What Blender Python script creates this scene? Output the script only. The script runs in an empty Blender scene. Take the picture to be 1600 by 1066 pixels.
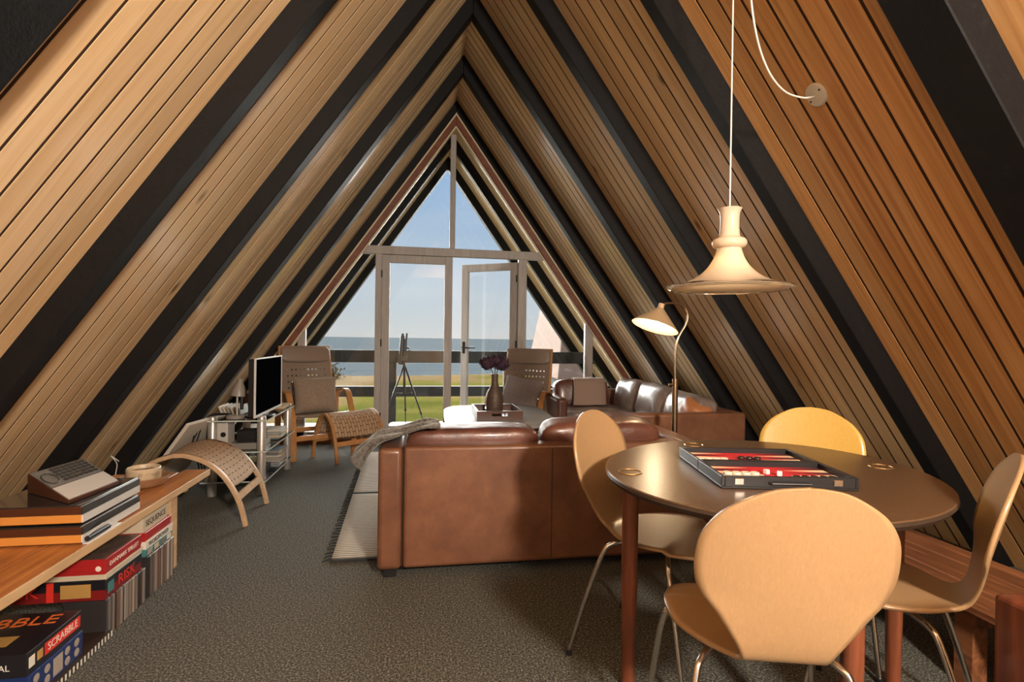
import bpy, math, random
import numpy as np
from mathutils import Vector, Matrix, noise
random.seed(7)
sc = bpy.context.scene
COL = sc.collection
PI = math.pi

# ------------------------------------------------------------------ camera
EYE = 1.14
F_PX, YAW, PITCH, ROLL = 826.8, 0.1710, -0.0036, 0.0144
cam_d = bpy.data.cameras.new('camera')
cam_d.sensor_fit = 'HORIZONTAL'
cam_d.sensor_width = 36.0
cam_d.lens = F_PX / 1600 * 36.0
cam_d.clip_start = 0.05
cam_d.clip_end = 20000
cam = bpy.data.objects.new('camera', cam_d)
COL.objects.link(cam)
fw = Vector((math.sin(YAW) * math.cos(PITCH), math.cos(YAW) * math.cos(PITCH), math.sin(PITCH)))
r0 = Vector((math.cos(YAW), -math.sin(YAW), 0))
u0 = r0.cross(fw)
rx = r0 * math.cos(ROLL) + u0 * math.sin(ROLL)
ux = -r0 * math.sin(ROLL) + u0 * math.cos(ROLL)
m = Matrix((rx, ux, -fw)).transposed().to_4x4()
m.translation = Vector((0, 0, EYE))
cam.matrix_world = m
sc.camera = cam

# ------------------------------------------------------------------ view, world, lights
sc.view_settings.view_transform = 'Standard'
sc.view_settings.look = 'None'
sc.view_settings.gamma = 1
sc.view_settings.use_curve_mapping = False
sc.view_settings.exposure = 0.0
sc.cycles.max_bounces = 8
sc.cycles.transparent_max_bounces = 16

w = bpy.data.worlds.new('sky')
sc.world = w
w.use_nodes = True
nt = w.node_tree
nt.nodes.clear()
out = nt.nodes.new('ShaderNodeOutputWorld')
bg = nt.nodes.new('ShaderNodeBackground')
tc = nt.nodes.new('ShaderNodeTexCoord')
sep = nt.nodes.new('ShaderNodeSeparateXYZ')
rp = nt.nodes.new('ShaderNodeValToRGB')
nt.links.new(tc.outputs['Generated'], sep.inputs[0])
nt.links.new(sep.outputs['Z'], rp.inputs[0])
els = rp.color_ramp.elements
els[0].position = 0.0
els[0].color = (0.58, 0.57, 0.55, 1)
els[1].position = 1.0
els[1].color = (0.12, 0.22, 0.42, 1)
for p_, c_ in ((0.06, (0.50, 0.55, 0.58)), (0.18, (0.36, 0.47, 0.60)), (0.40, (0.25, 0.40, 0.64))):
    e = els.new(p_)
    e.color = (*c_, 1)
mp_ = nt.nodes.new('ShaderNodeMapping')
mp_.inputs['Scale'].default_value = (1.0, 1.0, 5.0)
nz_ = nt.nodes.new('ShaderNodeTexNoise')
nz_.inputs['Scale'].default_value = 1.6
nz_.inputs['Detail'].default_value = 5
rr_ = nt.nodes.new('ShaderNodeValToRGB')
rr_.color_ramp.elements[0].position = 0.5
rr_.color_ramp.elements[0].color = (0, 0, 0, 1)
rr_.color_ramp.elements[1].position = 0.85
rr_.color_ramp.elements[1].color = (0.45, 0.45, 0.45, 1)
mx_ = nt.nodes.new('ShaderNodeMixRGB')
mx_.inputs[2].default_value = (0.70, 0.68, 0.66, 1)
nt.links.new(tc.outputs['Generated'], mp_.inputs[0])
nt.links.new(mp_.outputs[0], nz_.inputs['Vector'])
nt.links.new(nz_.outputs[0], rr_.inputs[0])
nt.links.new(rr_.outputs[0], mx_.inputs[0])
nt.links.new(rp.outputs[0], mx_.inputs[1])
nt.links.new(mx_.outputs[0], bg.inputs[0])
bg.inputs[1].default_value = 1.3
nt.links.new(bg.outputs[0], out.inputs[0])


def lamp(name, kind, loc, energy, color=(1, 1, 1), target=None, **kw):
    d = bpy.data.lights.new(name, kind)
    d.energy = energy
    d.color = color
    for k, v in kw.items():
        setattr(d, k, v)
    o = bpy.data.objects.new(name, d)
    o.location = loc
    if target is not None:
        o.rotation_euler = (Vector(target) - Vector(loc)).to_track_quat('-Z', 'Y').to_euler()
    COL.objects.link(o)
    return o


lamp('sun', 'SUN', (-8, -6, 14), 1.6, (1.0, 0.88, 0.72), target=(4, 8, 0), angle=0.02)
# added second sun, broad and low, to brighten the room through the gable
lamp('sea_side_fill_sun', 'SUN', (0, 20, 2.6), 40.0, (1.0, 0.95, 0.86), target=(0.3, 0, 0.5), angle=1.7)
# unseen warm lamp added behind the camera to light the room
lamp('rear_fill_lamp', 'POINT', (1.0, -1.35, 2.0), 720, (1.0, 0.85, 0.70), shadow_soft_size=0.14)

# ------------------------------------------------------------------ materials
MATS = {}


def mat(name, color=(0.5, 0.5, 0.5), rough=0.5, metal=0.0, emit=None, estr=0.0, coat=0.0, trans=0.0, alpha=1.0, spec=0.5, sheen=0.0):
    if name in MATS:
        return MATS[name]
    mt = bpy.data.materials.new(name)
    mt.use_nodes = True
    b = mt.node_tree.nodes['Principled BSDF']
    b.inputs['Base Color'].default_value = (*color, 1)
    b.inputs['Roughness'].default_value = rough
    b.inputs['Metallic'].default_value = metal
    b.inputs['Coat Weight'].default_value = coat
    b.inputs['Coat Roughness'].default_value = 0.15
    b.inputs['Transmission Weight'].default_value = trans
    b.inputs['Specular IOR Level'].default_value = spec
    b.inputs['Sheen Weight'].default_value = sheen
    b.inputs['Alpha'].default_value = alpha
    if emit:
        b.inputs['Emission Color'].default_value = (*emit, 1)
        b.inputs['Emission Strength'].default_value = estr
    MATS[name] = mt
    return mt


def nodes(mt):
    n = mt.node_tree
    return n, n.nodes, n.links, n.nodes['Principled BSDF']


def coords(mt, kind='Object', scale=(1, 1, 1), rot=(0, 0, 0)):
    n, N, L, b = nodes(mt)
    t = N.new('ShaderNodeTexCoord')
    mp = N.new('ShaderNodeMapping')
    mp.inputs['Scale'].default_value = scale
    mp.inputs['Rotation'].default_value = rot
    L.new(t.outputs[kind], mp.inputs[0])
    return mp


def ramp(mt, src, stops):
    n, N, L, b = nodes(mt)
    r = N.new('ShaderNodeValToRGB')
    e = r.color_ramp.elements
    e[0].position, e[0].color = stops[0][0], (*stops[0][1], 1)
    e[1].position, e[1].color = stops[-1][0], (*stops[-1][1], 1)
    for p_, c_ in stops[1:-1]:
        q = e.new(p_)
        q.color = (*c_, 1)
    L.new(src, r.inputs[0])
    return r


def noisetex(mt, vec, scale, detail=4, rough=0.5, dist=0.0):
    n, N, L, b = nodes(mt)
    t = N.new('ShaderNodeTexNoise')
    t.inputs['Scale'].default_value = scale
    t.inputs['Detail'].default_value = detail
    t.inputs['Roughness'].default_value = rough
    t.inputs['Distortion'].default_value = dist
    if vec is not None:
        L.new(vec, t.inputs['Vector'])
    return t


def bump(mt, src, strength=0.3, dist=0.01):
    n, N, L, b = nodes(mt)
    bp = N.new('ShaderNodeBump')
    bp.inputs['Strength'].default_value = strength
    bp.inputs['Distance'].default_value = dist
    L.new(src, bp.inputs['Height'])
    L.new(bp.outputs[0], b.inputs['Normal'])
    return bp


def mixc(mt, a, c, fac, mode='MIX'):
    n, N, L, b = nodes(mt)
    x = N.new('ShaderNodeMixRGB')
    x.blend_type = mode
    for i, v in ((1, a), (2, c)):
        if isinstance(v, tuple):
            x.inputs[i].default_value = (*v, 1)
        else:
            L.new(v, x.inputs[i])
    if isinstance(fac, float):
        x.inputs[0].default_value = fac
    else:
        L.new(fac, x.inputs[0])
    return x


def wood(name, c1, c2, rough=0.4, grain=(1.2, 22, 22), kind='Object', island=0.35, knots=False, coat=0.0, bstr=0.08, rot=(0, 0, 0), mid=None):
    """wood with the grain along local X (or U), each separate board with its own tone"""
    if name in MATS:
        return MATS[name]
    mt = mat(name, c1, rough, coat=coat)
    n, N, L, b = nodes(mt)
    mp = coords(mt, kind, grain, rot)
    geo = N.new('ShaderNodeNewGeometry')
    off = N.new('ShaderNodeVectorMath')
    off.operation = 'MULTIPLY_ADD'
    L.new(geo.outputs['Random Per Island'], off.inputs[0])
    off.inputs[1].default_value = (17, 31, 7)
    L.new(mp.outputs[0], off.inputs[2])
    nz = noisetex(mt, off.outputs[0], 1.0, 6, 0.6, 1.2)
    r = ramp(mt, nz.outputs[0], [(0.3, c2), (0.52, mid or tuple((a + c) / 2 for a, c in zip(c1, c2))), (0.68, c1)])
    dk = N.new('ShaderNodeMapRange')
    dk.inputs['To Min'].default_value = 1 - island
    dk.inputs['To Max'].default_value = 1 + island * 0.35
    L.new(geo.outputs['Random Per Island'], dk.inputs[0])
    mul = N.new('ShaderNodeVectorMath')
    mul.operation = 'SCALE'
    L.new(r.outputs[0], mul.inputs[0])
    L.new(dk.outputs[0], mul.inputs['Scale'])
    last = mul.outputs[0]
    if knots:
        mk = coords(mt, kind, (3.2, 7.0, 7.0), rot)
        of2 = N.new('ShaderNodeVectorMath')
        of2.operation = 'MULTIPLY_ADD'
        L.new(geo.outputs['Random Per Island'], of2.inputs[0])
        of2.inputs[1].default_value = (9, 13, 3)
        L.new(mk.outputs[0], of2.inputs[2])
        v = N.new('ShaderNodeTexVoronoi')
        v.inputs['Scale'].default_value = 0.55
        L.new(of2.outputs[0], v.inputs['Vector'])
        kr = ramp(mt, v.outputs['Distance'], [(0.03, (0.85, 0.85, 0.85)), (0.10, (0, 0, 0))])
        mm = mixc(mt, last, (0.13, 0.05, 0.02), kr.outputs[0])
        last = mm.outputs[0]
    L.new(last, b.inputs['Base Color'])
    bump(mt, nz.outputs[0], bstr, 0.004)
    return mt


def speckle(name, stops, scale, rough=0.9, bstr=0.5, bd=0.01, kind='Object', stretch=(1, 1, 1), detail=6, coat=0.0):
    if name in MATS:
        return MATS[name]
    mt = mat(name, stops[0][1], rough, coat=coat)
    n, N, L, b = nodes(mt)
    mp = coords(mt, kind, stretch)
    nz = noisetex(mt, mp.outputs[0], scale, detail, 0.7)
    r = ramp(mt, nz.outputs[0], stops)
    L.new(r.outputs[0], b.inputs['Base Color'])
    if bstr:
        bump(mt, nz.outputs[0], bstr, bd)
    return mt


PANEL = wood('pine_panelling', (0.88, 0.67, 0.42), (0.73, 0.49, 0.25), 0.32, (0.9, 18, 1), 'UV', 0.22, True, mid=(0.83, 0.60, 0.345), coat=0.5)
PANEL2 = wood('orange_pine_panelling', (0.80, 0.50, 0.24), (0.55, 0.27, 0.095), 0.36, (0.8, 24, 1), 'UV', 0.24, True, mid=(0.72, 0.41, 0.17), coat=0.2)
BEAM = speckle('black_stained_timber', [(0.3, (0.0008, 0.0008, 0.0014)), (0.62, (0.0025, 0.0025, 0.0035)), (0.8, (0.016, 0.015, 0.014))], 30, 0.6, 0.5, 0.004)
BEAM.node_tree.nodes['Principled BSDF'].inputs['Specular IOR Level'].default_value = 0.3
GROOVE = mat('groove_shadow_paint', (0.035, 0.013, 0.006), 0.8)
ROOFOUT = mat('roof_felt', (0.06, 0.06, 0.06), 0.9)
TRIMBR = wood('red_brown_trim', (0.20, 0.065, 0.03), (0.12, 0.035, 0.018), 0.45, (2, 20, 20))
TRIMLT = mat('cream_edge_strip', (0.62, 0.52, 0.36), 0.5)
FRAMEW = wood('backlit_grey_paint', (0.42, 0.395, 0.375), (0.31, 0.29, 0.275), 0.5, (20, 20, 2), island=0.1)  # pale frame paint, its colour greyed for the backlight from the gable
CARPET = mat('grey_green_carpet', (0.05, 0.052, 0.045), 0.95)
n, N, L, b = nodes(CARPET)
mp = coords(CARPET, 'Object')
nz = noisetex(CARPET, mp.outputs[0], 135, 2, 0.8)
r = ramp(CARPET, nz.outputs[0], [(0.36, (0.010, 0.011, 0.010)), (0.52, (0.062, 0.064, 0.054)), (0.68, (0.28, 0.27, 0.22))])
L.new(r.outputs[0], b.inputs['Base Color'])
bump(CARPET, nz.outputs[0], 0.5, 0.003)
LEATHER = mat('tan_leather', (0.30, 0.10, 0.035), 0.42, coat=0.12)
n, N, L, b = nodes(LEATHER)
mp = coords(LEATHER, 'Object')
nz = noisetex(LEATHER, mp.outputs[0], 5, 6, 0.65)
r = ramp(LEATHER, nz.outputs[0], [(0.3, (0.105, 0.042, 0.022)), (0.55, (0.165, 0.070, 0.036)), (0.75, (0.22, 0.10, 0.05))])
L.new(r.outputs[0], b.inputs['Base Color'])
nz2 = noisetex(LEATHER, mp.outputs[0], 90, 4, 0.6)
bump(LEATHER, nz2.outputs[0], 0.15, 0.003)
CUSHL = mat('dark_worn_leather', (0.16, 0.055, 0.04), 0.34, coat=0.2)
n, N, L, b = nodes(CUSHL)
mp = coords(CUSHL, 'Object')
nz = noisetex(CUSHL, mp.outputs[0], 7, 6, 0.6)
r = ramp(CUSHL, nz.outputs[0], [(0.3, (0.07, 0.028, 0.022)), (0.55, (0.13, 0.05, 0.034)), (0.75, (0.20, 0.085, 0.05))])
L.new(r.outputs[0], b.inputs['Base Color'])
bump(CUSHL, nz.outputs[0], 0.35, 0.02)
GREYL = mat('grey_brown_leather', (0.20, 0.16, 0.15), 0.32, coat=0.25)
n, N, L, b = nodes(GREYL)
mp = coords(GREYL, 'Object')
nz = noisetex(GREYL, mp.outputs[0], 6, 6, 0.6)
r = ramp(GREYL, nz.outputs[0], [(0.3, (0.11, 0.085, 0.08)), (0.7, (0.27, 0.21, 0.19))])
L.new(r.outputs[0], b.inputs['Base Color'])
bump(GREYL, nz.outputs[0], 0.35, 0.02)
BEECH = wood('beech_veneer', (0.40, 0.255, 0.13), (0.355, 0.215, 0.105), 0.34, (230, 230, 2.5), island=0.0, coat=0.25, bstr=0.03)
BEECHY = wood('yellow_beech_veneer', (0.58, 0.37, 0.08), (0.52, 0.31, 0.065), 0.34, (230, 230, 2.5), island=0.0, coat=0.25, bstr=0.03)
CHROME = mat('chromed_steel', (0.62, 0.58, 0.54), 0.2, 1.0)
PLASTW = mat('white_plastic', (0.75, 0.74, 0.70), 0.4)
PLASTB = mat('black_plastic', (0.012, 0.012, 0.014), 0.35)
TABLETOP = speckle('brown_speckled_linoleum', [(0.32, (0.062, 0.034, 0.018)), (0.55, (0.105, 0.061, 0.033)), (0.75, (0.16, 0.098, 0.056))], 110, 0.30, 0.06, 0.002)
TABLEDGE = mat('table_edge', (0.035, 0.022, 0.015), 0.35)
REDWOOD = wood('red_stained_leg_wood', (0.21, 0.065, 0.028), (0.11, 0.032, 0.016), 0.35, (30, 30, 2), coat=0.2)
BENTW = wood('bent_beech', (0.52, 0.26, 0.095), (0.40, 0.18, 0.06), 0.4, (12, 12, 12), island=0.1)
BENTP = wood('pale_bent_beech', (0.60, 0.42, 0.26), (0.46, 0.30, 0.17), 0.45, (12, 12, 12), island=0.1)
BENCHW = wood('pine_bench_board', (0.52, 0.22, 0.065), (0.30, 0.10, 0.028), 0.38, (20, 1.5, 20), island=0.15, coat=0.2)
BENCHE = wood('pale_board_edge', (0.60, 0.43, 0.25), (0.46, 0.30, 0.15), 0.5, (20, 2, 20), island=0.1)
GLASSM = bpy.data.materials.new('window_glass')
GLASSM.use_nodes = True
_n = GLASSM.node_tree
_n.nodes.clear()
_o = _n.nodes.new('ShaderNodeOutputMaterial')
_t = _n.nodes.new('ShaderNodeBsdfTransparent')
_t.inputs[0].default_value = (0.93, 0.95, 0.96, 1)
_g = _n.nodes.new('ShaderNodeBsdfGlossy')
_g.inputs['Roughness'].default_value = 0.02
_f = _n.nodes.new('ShaderNodeFresnel')
_f.inputs[0].default_value = 1.45
_m = _n.nodes.new('ShaderNodeMixShader')
_n.links.new(_f.outputs[0], _m.inputs[0])
_n.links.new(_t.outputs[0], _m.inputs[1])
_n.links.new(_g.outputs[0], _m.inputs[2])
_n.links.new(_m.outputs[0], _o.inputs[0])
TINTG = GLASSM.copy()
TINTG.name = 'clear_shelf_glass'
TINTG.node_tree.nodes['Transparent BSDF'].inputs[0].default_value = (0.72, 0.86, 0.80, 1)
GLASSEDGE = mat('polished_glass_edge', (0.55, 0.62, 0.58), 0.15)


def paint(name, c, rough=0.45, **k):
    return mat(name, c, rough, **k)


# ------------------------------------------------------------------ mesh builder
class MB:
    def __init__(s):
        s.v, s.f, s.uv = [], [], {}

    def add(s, vs, fs, uvs=None):
        o = len(s.v)
        s.v += [tuple(x) for x in vs]
        for i, f in enumerate(fs):
            if uvs:
                s.uv[len(s.f)] = uvs[i]
            s.f.append(tuple(o + j for j in f))
        return s

    def box(s, a, b_, M=None):
        x0, y0, z0 = a
        x1, y1, z1 = b_
        vs = [Vector(p) for p in ((x0, y0, z0), (x1, y0, z0), (x1, y1, z0), (x0, y1, z0), (x0, y0, z1), (x1, y0, z1), (x1, y1, z1), (x0, y1, z1))]
        if M is not None:
            vs = [M @ v for v in vs]
        return s.add(vs, [(0, 3, 2, 1), (4, 5, 6, 7), (0, 1, 5, 4), (1, 2, 6, 5), (2, 3, 7, 6), (3, 0, 4, 7)])

    def hexa(s, vs):
        """8 corners: bottom loop, top loop"""
        return s.add(vs, [(0, 3, 2, 1), (4, 5, 6, 7), (0, 1, 5, 4), (1, 2, 6, 5), (2, 3, 7, 6), (3, 0, 4, 7)])

    def lathe(s, prof, c=(0, 0, 0), n=32, M=None, closed=False):
        """prof: list of (r, z)"""
        vs, fs = [], []
        for r_, z_ in prof:
            for i in range(n):
                a = 2 * PI * i / n
                v = Vector((c[0] + r_ * math.cos(a), c[1] + r_ * math.sin(a), c[2] + z_))
                vs.append(M @ v if M is not None else v)
        k = len(prof)
        for j in range(k - 1 if not closed else k):
            for i in range(n):
                a, b_ = j * n + i, j * n + (i + 1) % n
                c_, d = ((j + 1) % k) * n + (i + 1) % n, ((j + 1) % k) * n + i
                fs.append((a, b_, c_, d))
        if not closed:
            if prof[0][0] > 1e-6:
                fs.append(tuple(range(n - 1, -1, -1)))
            if prof[-1][0] > 1e-6:
                fs.append(tuple((k - 1) * n + i for i in range(n)))
        return s.add(vs, fs)

    def cyl(s, p0, p1, r0_, r1_=None, n=16):
        r1_ = r0_ if r1_ is None else r1_
        return s.tube([p0, p1], [r0_, r1_], n)

    def tube(s, pts, rad, n=12, caps=True):
        pts = [Vector(p) for p in pts]
        if not isinstance(rad, (list, tuple)):
            rad = [rad] * len(pts)
        vs, fs = [], []
        prev = None
        for i, p in enumerate(pts):
            t = (pts[min(i + 1, len(pts) - 1)] - pts[max(i - 1, 0)]).normalized()
            if prev is None:
                up = Vector((0, 0, 1)) if abs(t.z) < 0.9 else Vector((1, 0, 0))
                a = t.cross(up).normalized()
            else:
                a = (prev - t * prev.dot(t)).normalized()
            prev = a
            b_ = t.cross(a)
            for k in range(n):
                th = 2 * PI * k / n
                vs.append(p + (a * math.cos(th) + b_ * math.sin(th)) * rad[i])
        for i in range(len(pts) - 1):
            for k in range(n):
                fs.append((i * n + k, i * n + (k + 1) % n, (i + 1) * n + (k + 1) % n, (i + 1) * n + k))
        if caps:
            fs.append(tuple(range(n - 1, -1, -1)))
            fs.append(tuple((len(pts) - 1) * n + k for k in range(n)))
        return s.add(vs, fs)

    def strip(s, pts, wdir, w_, t_, widths=None):
        """rectangular bar swept along pts; wdir = width direction, w_ width, t_ thickness"""
        pts = [Vector(p) for p in pts]
        wd = Vector(wdir).normalized()
        vs, fs = [], []
        for i, p in enumerate(pts):
            t = (pts[min(i + 1, len(pts) - 1)] - pts[max(i - 1, 0)]).normalized()
            nn = t.cross(wd).normalized()
            ww = (widths[i] if widths else w_) / 2
            vs += [p - wd * ww - nn * t_ / 2, p + wd * ww - nn * t_ / 2, p + wd * ww + nn * t_ / 2, p - wd * ww + nn * t_ / 2]
        for i in range(len(pts) - 1):
            for k in range(4):
                fs.append((i * 4 + k, i * 4 + (k + 1) % 4, (i + 1) * 4 + (k + 1) % 4, (i + 1) * 4 + k))
        fs.append((3, 2, 1, 0))
        q = (len(pts) - 1) * 4
        fs.append((q, q + 1, q + 2, q + 3))
        return s.add(vs, fs)

    def puff(s, c, half, p=5.0, n=9, bulge=0.0, M=None, seed=0, lump=0.0):
        """rounded upholstered block"""
        idx = {}
        vs, fs = [], []

        def vert(q):
            key = tuple(round(t * 1000) for t in q)
            if key in idx:
                return idx[key]
            l = sum(abs(t) ** p for t in q) ** (1 / p)
            d = [t / l for t in q]
            v = Vector((d[0] * half[0], d[1] * half[1], d[2] * half[2]))
            mn = min(range(3), key=lambda i: half[i])
            o = [i for i in range(3) if i != mn]
            f_ = (1 - d[o[0]] ** 2) * (1 - d[o[1]] ** 2)
            v[mn] *= 1 + bulge * max(f_, 0)
            if lump:
                v += Vector((noise.noise(v * 7 + Vector((seed, 0, 0))), noise.noise(v * 7 + Vector((0, seed, 3))), noise.noise(v * 7 + Vector((5, 0, seed))))) * lump
            if M is not None:
                v = M @ v
            v += Vector(c)
            idx[key] = len(vs)
            vs.append(v)
            return idx[key]
        for ax in range(3):
            for sg in (-1, 1):
                for i in range(n):
                    for j in range(n):
                        q = []
                        for (a, b_) in ((i, j), (i + 1, j), (i + 1, j + 1), (i, j + 1)):
                            t = [0, 0, 0]
                            t[ax] = sg
                            t[(ax + 1) % 3] = (2 * a / n - 1) * sg
                            t[(ax + 2) % 3] = 2 * b_ / n - 1
                            q.append(vert(t))
                        fs.append(tuple(q))
        return s.add(vs, fs)

    def grid(s, fn, nu, nv, uvscale=None, skip=None):
        vs, fs, uvs = [], [], []
        for i in range(nu + 1):
            for j in range(nv + 1):
                vs.append(Vector(fn(i / nu, j / nv)))
        for i in range(nu):
            for j in range(nv):
                if skip and skip(i, j):
                    continue
                a = i * (nv + 1) + j
                fs.append((a, a + nv + 1, a + nv + 2, a + 1))
                if uvscale:
                    uvs.append([(x / nu * uvscale[0], y / nv * uvscale[1]) for x, y in ((i, j), (i + 1, j), (i + 1, j + 1), (i, j + 1))])
        return s.add(vs, fs, uvs if uvscale else None)

    def build(s, name, material, parent=None, smooth=False, bevel=0.0, seg=2, solid=0.0, sub=0, world=True, solid_off=0.0, angle=0.6):
        me = bpy.data.meshes.new(name)
        me.from_pydata([tuple(v) for v in s.v], [], s.f)
        if s.uv:
            ul = me.uv_layers.new(name='UVMap')
            for p in me.polygons:
                if p.index in s.uv:
                    for k, li in enumerate(p.loop_indices):
                        ul.data[li].uv = s.uv[p.index][k]
        if smooth:
            me.polygons.foreach_set('use_smooth', [True] * len(me.polygons))
            try:
                me.set_sharp_from_angle(angle=angle)
            except Exception:
                pass
        me.materials.append(material)
        me.update()
        o = bpy.data.objects.new(name, me)
        COL.objects.link(o)
        if solid:
            md = o.modifiers.new('solid', 'SOLIDIFY')
            md.thickness = solid
            md.offset = solid_off
        if bevel:
            md = o.modifiers.new('bevel', 'BEVEL')
            md.width = bevel
            md.segments = seg
            md.limit_method = 'ANGLE'
            md.harden_normals = False
        if sub:
            md = o.modifiers.new('sub', 'SUBSURF')
            md.levels = sub
            md.render_levels = sub
        if parent is not None:
            o.parent = parent
            if world:
                root = parent
                M = Matrix.Identity(4)
                chain = []
                q = parent
                while q is not None:
                    chain.append(q)
                    q = q.parent
                for q in reversed(chain):
                    M = M @ q.matrix_parent_inverse @ Matrix.LocRotScale(q.location, q.rotation_euler, None)
                o.matrix_parent_inverse = M.inverted()
        return o


def tag(o, label=None, cat=None, group=None, kind=None):
    if label:
        o['label'] = label
    if cat:
        o['category'] = cat
    if group:
        o['group'] = group
    if kind:
        o['kind'] = kind
    return o


def thing(name, label, cat, loc=(0, 0, 0), rz=0.0, group=None):
    o = bpy.data.objects.new(name, None)
    o.empty_display_size = 0.1
    COL.objects.link(o)
    o.location = loc
    o.rotation_euler = (0, 0, rz)
    return tag(o, label, cat, group)


def copy_tree(o, parent=None):
    c = o.copy()
    COL.objects.link(c)
    if parent is not None:
        c.parent = parent
    for ch in list(o.children):
        copy_tree(ch, c)
    return c


def text(name, body, size, material, parent, loc, rot, ext=0.0004, align='CENTER', sx=1.0):
    cu = bpy.data.curves.new(name, 'FONT')
    cu.body = body
    cu.size = size
    cu.extrude = ext
    cu.align_x = align
    cu.align_y = 'CENTER'
    cu.resolution_u = 3
    cu.materials.append(material)
    o = bpy.data.objects.new(name, cu)
    COL.objects.link(o)
    o.location = loc
    o.rotation_euler = rot
    o.scale = (sx, 1, 1)
    me = bpy.data.meshes.new_from_object(o)
    bpy.data.objects.remove(o)
    o = bpy.data.objects.new(name, me)
    COL.objects.link(o)
    o.location = loc
    o.rotation_euler = rot
    o.scale = (sx, 1, 1)
    if parent is not None:
        q = parent
        chain = []
        while q is not None:
            chain.append(q)
            q = q.parent
        M = Matrix.Identity(4)
        for q in reversed(chain):
            M = M @ q.matrix_parent_inverse @ Matrix.LocRotScale(q.location, q.rotation_euler, None)
        o.parent = parent
        o.matrix_parent_inverse = M.inverted()
    return o


def bez(pts, n=8):
    """Catmull-Rom through pts"""
    P = [Vector(p) for p in pts]
    P = [P[0] * 2 - P[1]] + P + [P[-1] * 2 - P[-2]]
    o = []
    for i in range(1, len(P) - 2):
        for k in range(n):
            t = k / n
            a, b_, c, d = P[i - 1], P[i], P[i + 1], P[i + 2]
            o.append(0.5 * ((2 * b_) + (c - a) * t + (2 * a - 5 * b_ + 4 * c - d) * t * t + (3 * b_ - a - 3 * c + d) * t ** 3))
    o.append(P[-2])
    return o


# ------------------------------------------------------------------ the A-frame shell
XR, ZR = 0.359, 3.7695
KL, KR = 0.6917, 0.7118
DL, DR = 0.095, 0.104
RAFT = [(-1.50, 0.10), (-0.60, 0.10), (0.32, 0.12), (1.246, 0.164), (2.245, 0.083), (3.134, 0.088), (4.003, 0.108), (4.922, 0.091), (5.88, 0.09), (6.81, 0.09), (7.70, 0.13)]
YG = 5.88
FLOORZ = 0.0


def rp_(side, u, y, n_):
    k = KL if side < 0 else KR
    A = math.atan(k)
    return Vector((XR + side * (u * math.sin(A) - n_ * math.cos(A)), y, ZR - u * math.cos(A) - n_ * math.sin(A)))


def u_top(side, n_, inset=0.0):
    k = KL if side < 0 else KR
    return n_ / k + inset


def u_bot(side, n_, z=0.0):
    k = KL if side < 0 else KR
    A = math.atan(k)
    return (ZR - z - n_ * math.sin(A)) / math.cos(A)


def slab(mb, side, ya, yb, na, nb, z=0.0, uv=True, inset=0.0):
    """slab on the slope, mitred at the ridge and cut level at height z; U runs down the slope"""
    vs, tv = [], []
    for n_ in (na, nb):
        for (uu, yy) in ((u_top(side, n_, inset), ya), (u_bot(side, n_, z), ya), (u_bot(side, n_, z), yb), (u_top(side, n_, inset), yb)):
            vs.append(rp_(side, uu, yy, n_))
            tv.append((uu, yy))
    fs = [(0, 1, 2, 3), (4, 7, 6, 5), (0, 4, 5, 1), (1, 5, 6, 2), (2, 6, 7, 3), (3, 7, 4, 0)]
    mb.add(vs, fs, [[tv[i] for i in f] for f in fs])


for side, nm in ((-1, 'left'), (1, 'right')):
    mb, mo = MB(), MB()
    gb = MB()
    for (ya, wa), (yb, wb) in zip(RAFT[:-1], RAFT[1:]):
        y0, y1 = ya + wa - 0.01, yb
        zb_ = 0.0 if yb < 6 else -0.45
        c = y1 + 0.01
        while c > y0 + 0.02:
            a = max(c - 0.1025, y0)
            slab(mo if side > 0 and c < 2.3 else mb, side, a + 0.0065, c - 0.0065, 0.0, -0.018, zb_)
            c -= 0.1025
    slab(gb, side, -1.95, 7.83, -0.0018, -0.03, -0.0)
    o = mb.build('wall_' + nm, PANEL)
    tag(o, kind='structure')
    if side > 0:
        tag(mo.build('wall_right_near', PANEL2), kind='structure')
    o = gb.build('trim_1' if side < 0 else 'trim_2', GROOVE)
    tag(o, kind='structure')
    rb = MB()
    slab(rb, side, -2.0, 7.9, -0.03, -0.2, -0.4)
    o = rb.build('roof', ROOFOUT)
    tag(o, kind='structure')
    d = DL if side < 0 else DR
    for (y, wdt) in RAFT:
        b_ = MB()
        slab(b_, side, y, y + wdt, -0.01, d, 0.0 if y < 6 else -0.4)
        o = b_.build('roof_beam', BEAM, bevel=0.004, seg=1)
        tag(o, kind='structure')

fl = MB().box((-2.45, -2.0, -0.12), (3.25, 5.99, 0.0))
tag(fl.build('floor', CARPET), kind='structure')

# rear gable with its window openings (behind the camera)
mb = MB()
mb.add([(-3.0, -2.0, 0), (-1.2, -2.0, 0), (-1.2, -2.0, 4), (-3.0, -2.0, 4)], [(0, 1, 2, 3)])
mb.add([(1.7, -2.0, 0), (3.6, -2.0, 0), (3.6, -2.0, 4), (1.7, -2.0, 4)], [(0, 1, 2, 3)])
mb.add([(-1.2, -2.0, 2.7), (1.7, -2.0, 2.7), (1.7, -2.0, 4), (-1.2, -2.0, 4)], [(0, 1, 2, 3)])
mb.add([(-1.2, -2.0, 0), (1.7, -2.0, 0), (1.7, -2.0, 0.8), (-1.2, -2.0, 0.8)], [(0, 1, 2, 3)])
o = mb.build('wall_back', BENCHE, solid=0.08)
tag(o, kind='structure')

# ------------------------------------------------------------------ glazed gable
ZB0, ZB1 = 2.045, 2.135
YF = 5.90
YT = 5.965


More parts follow.
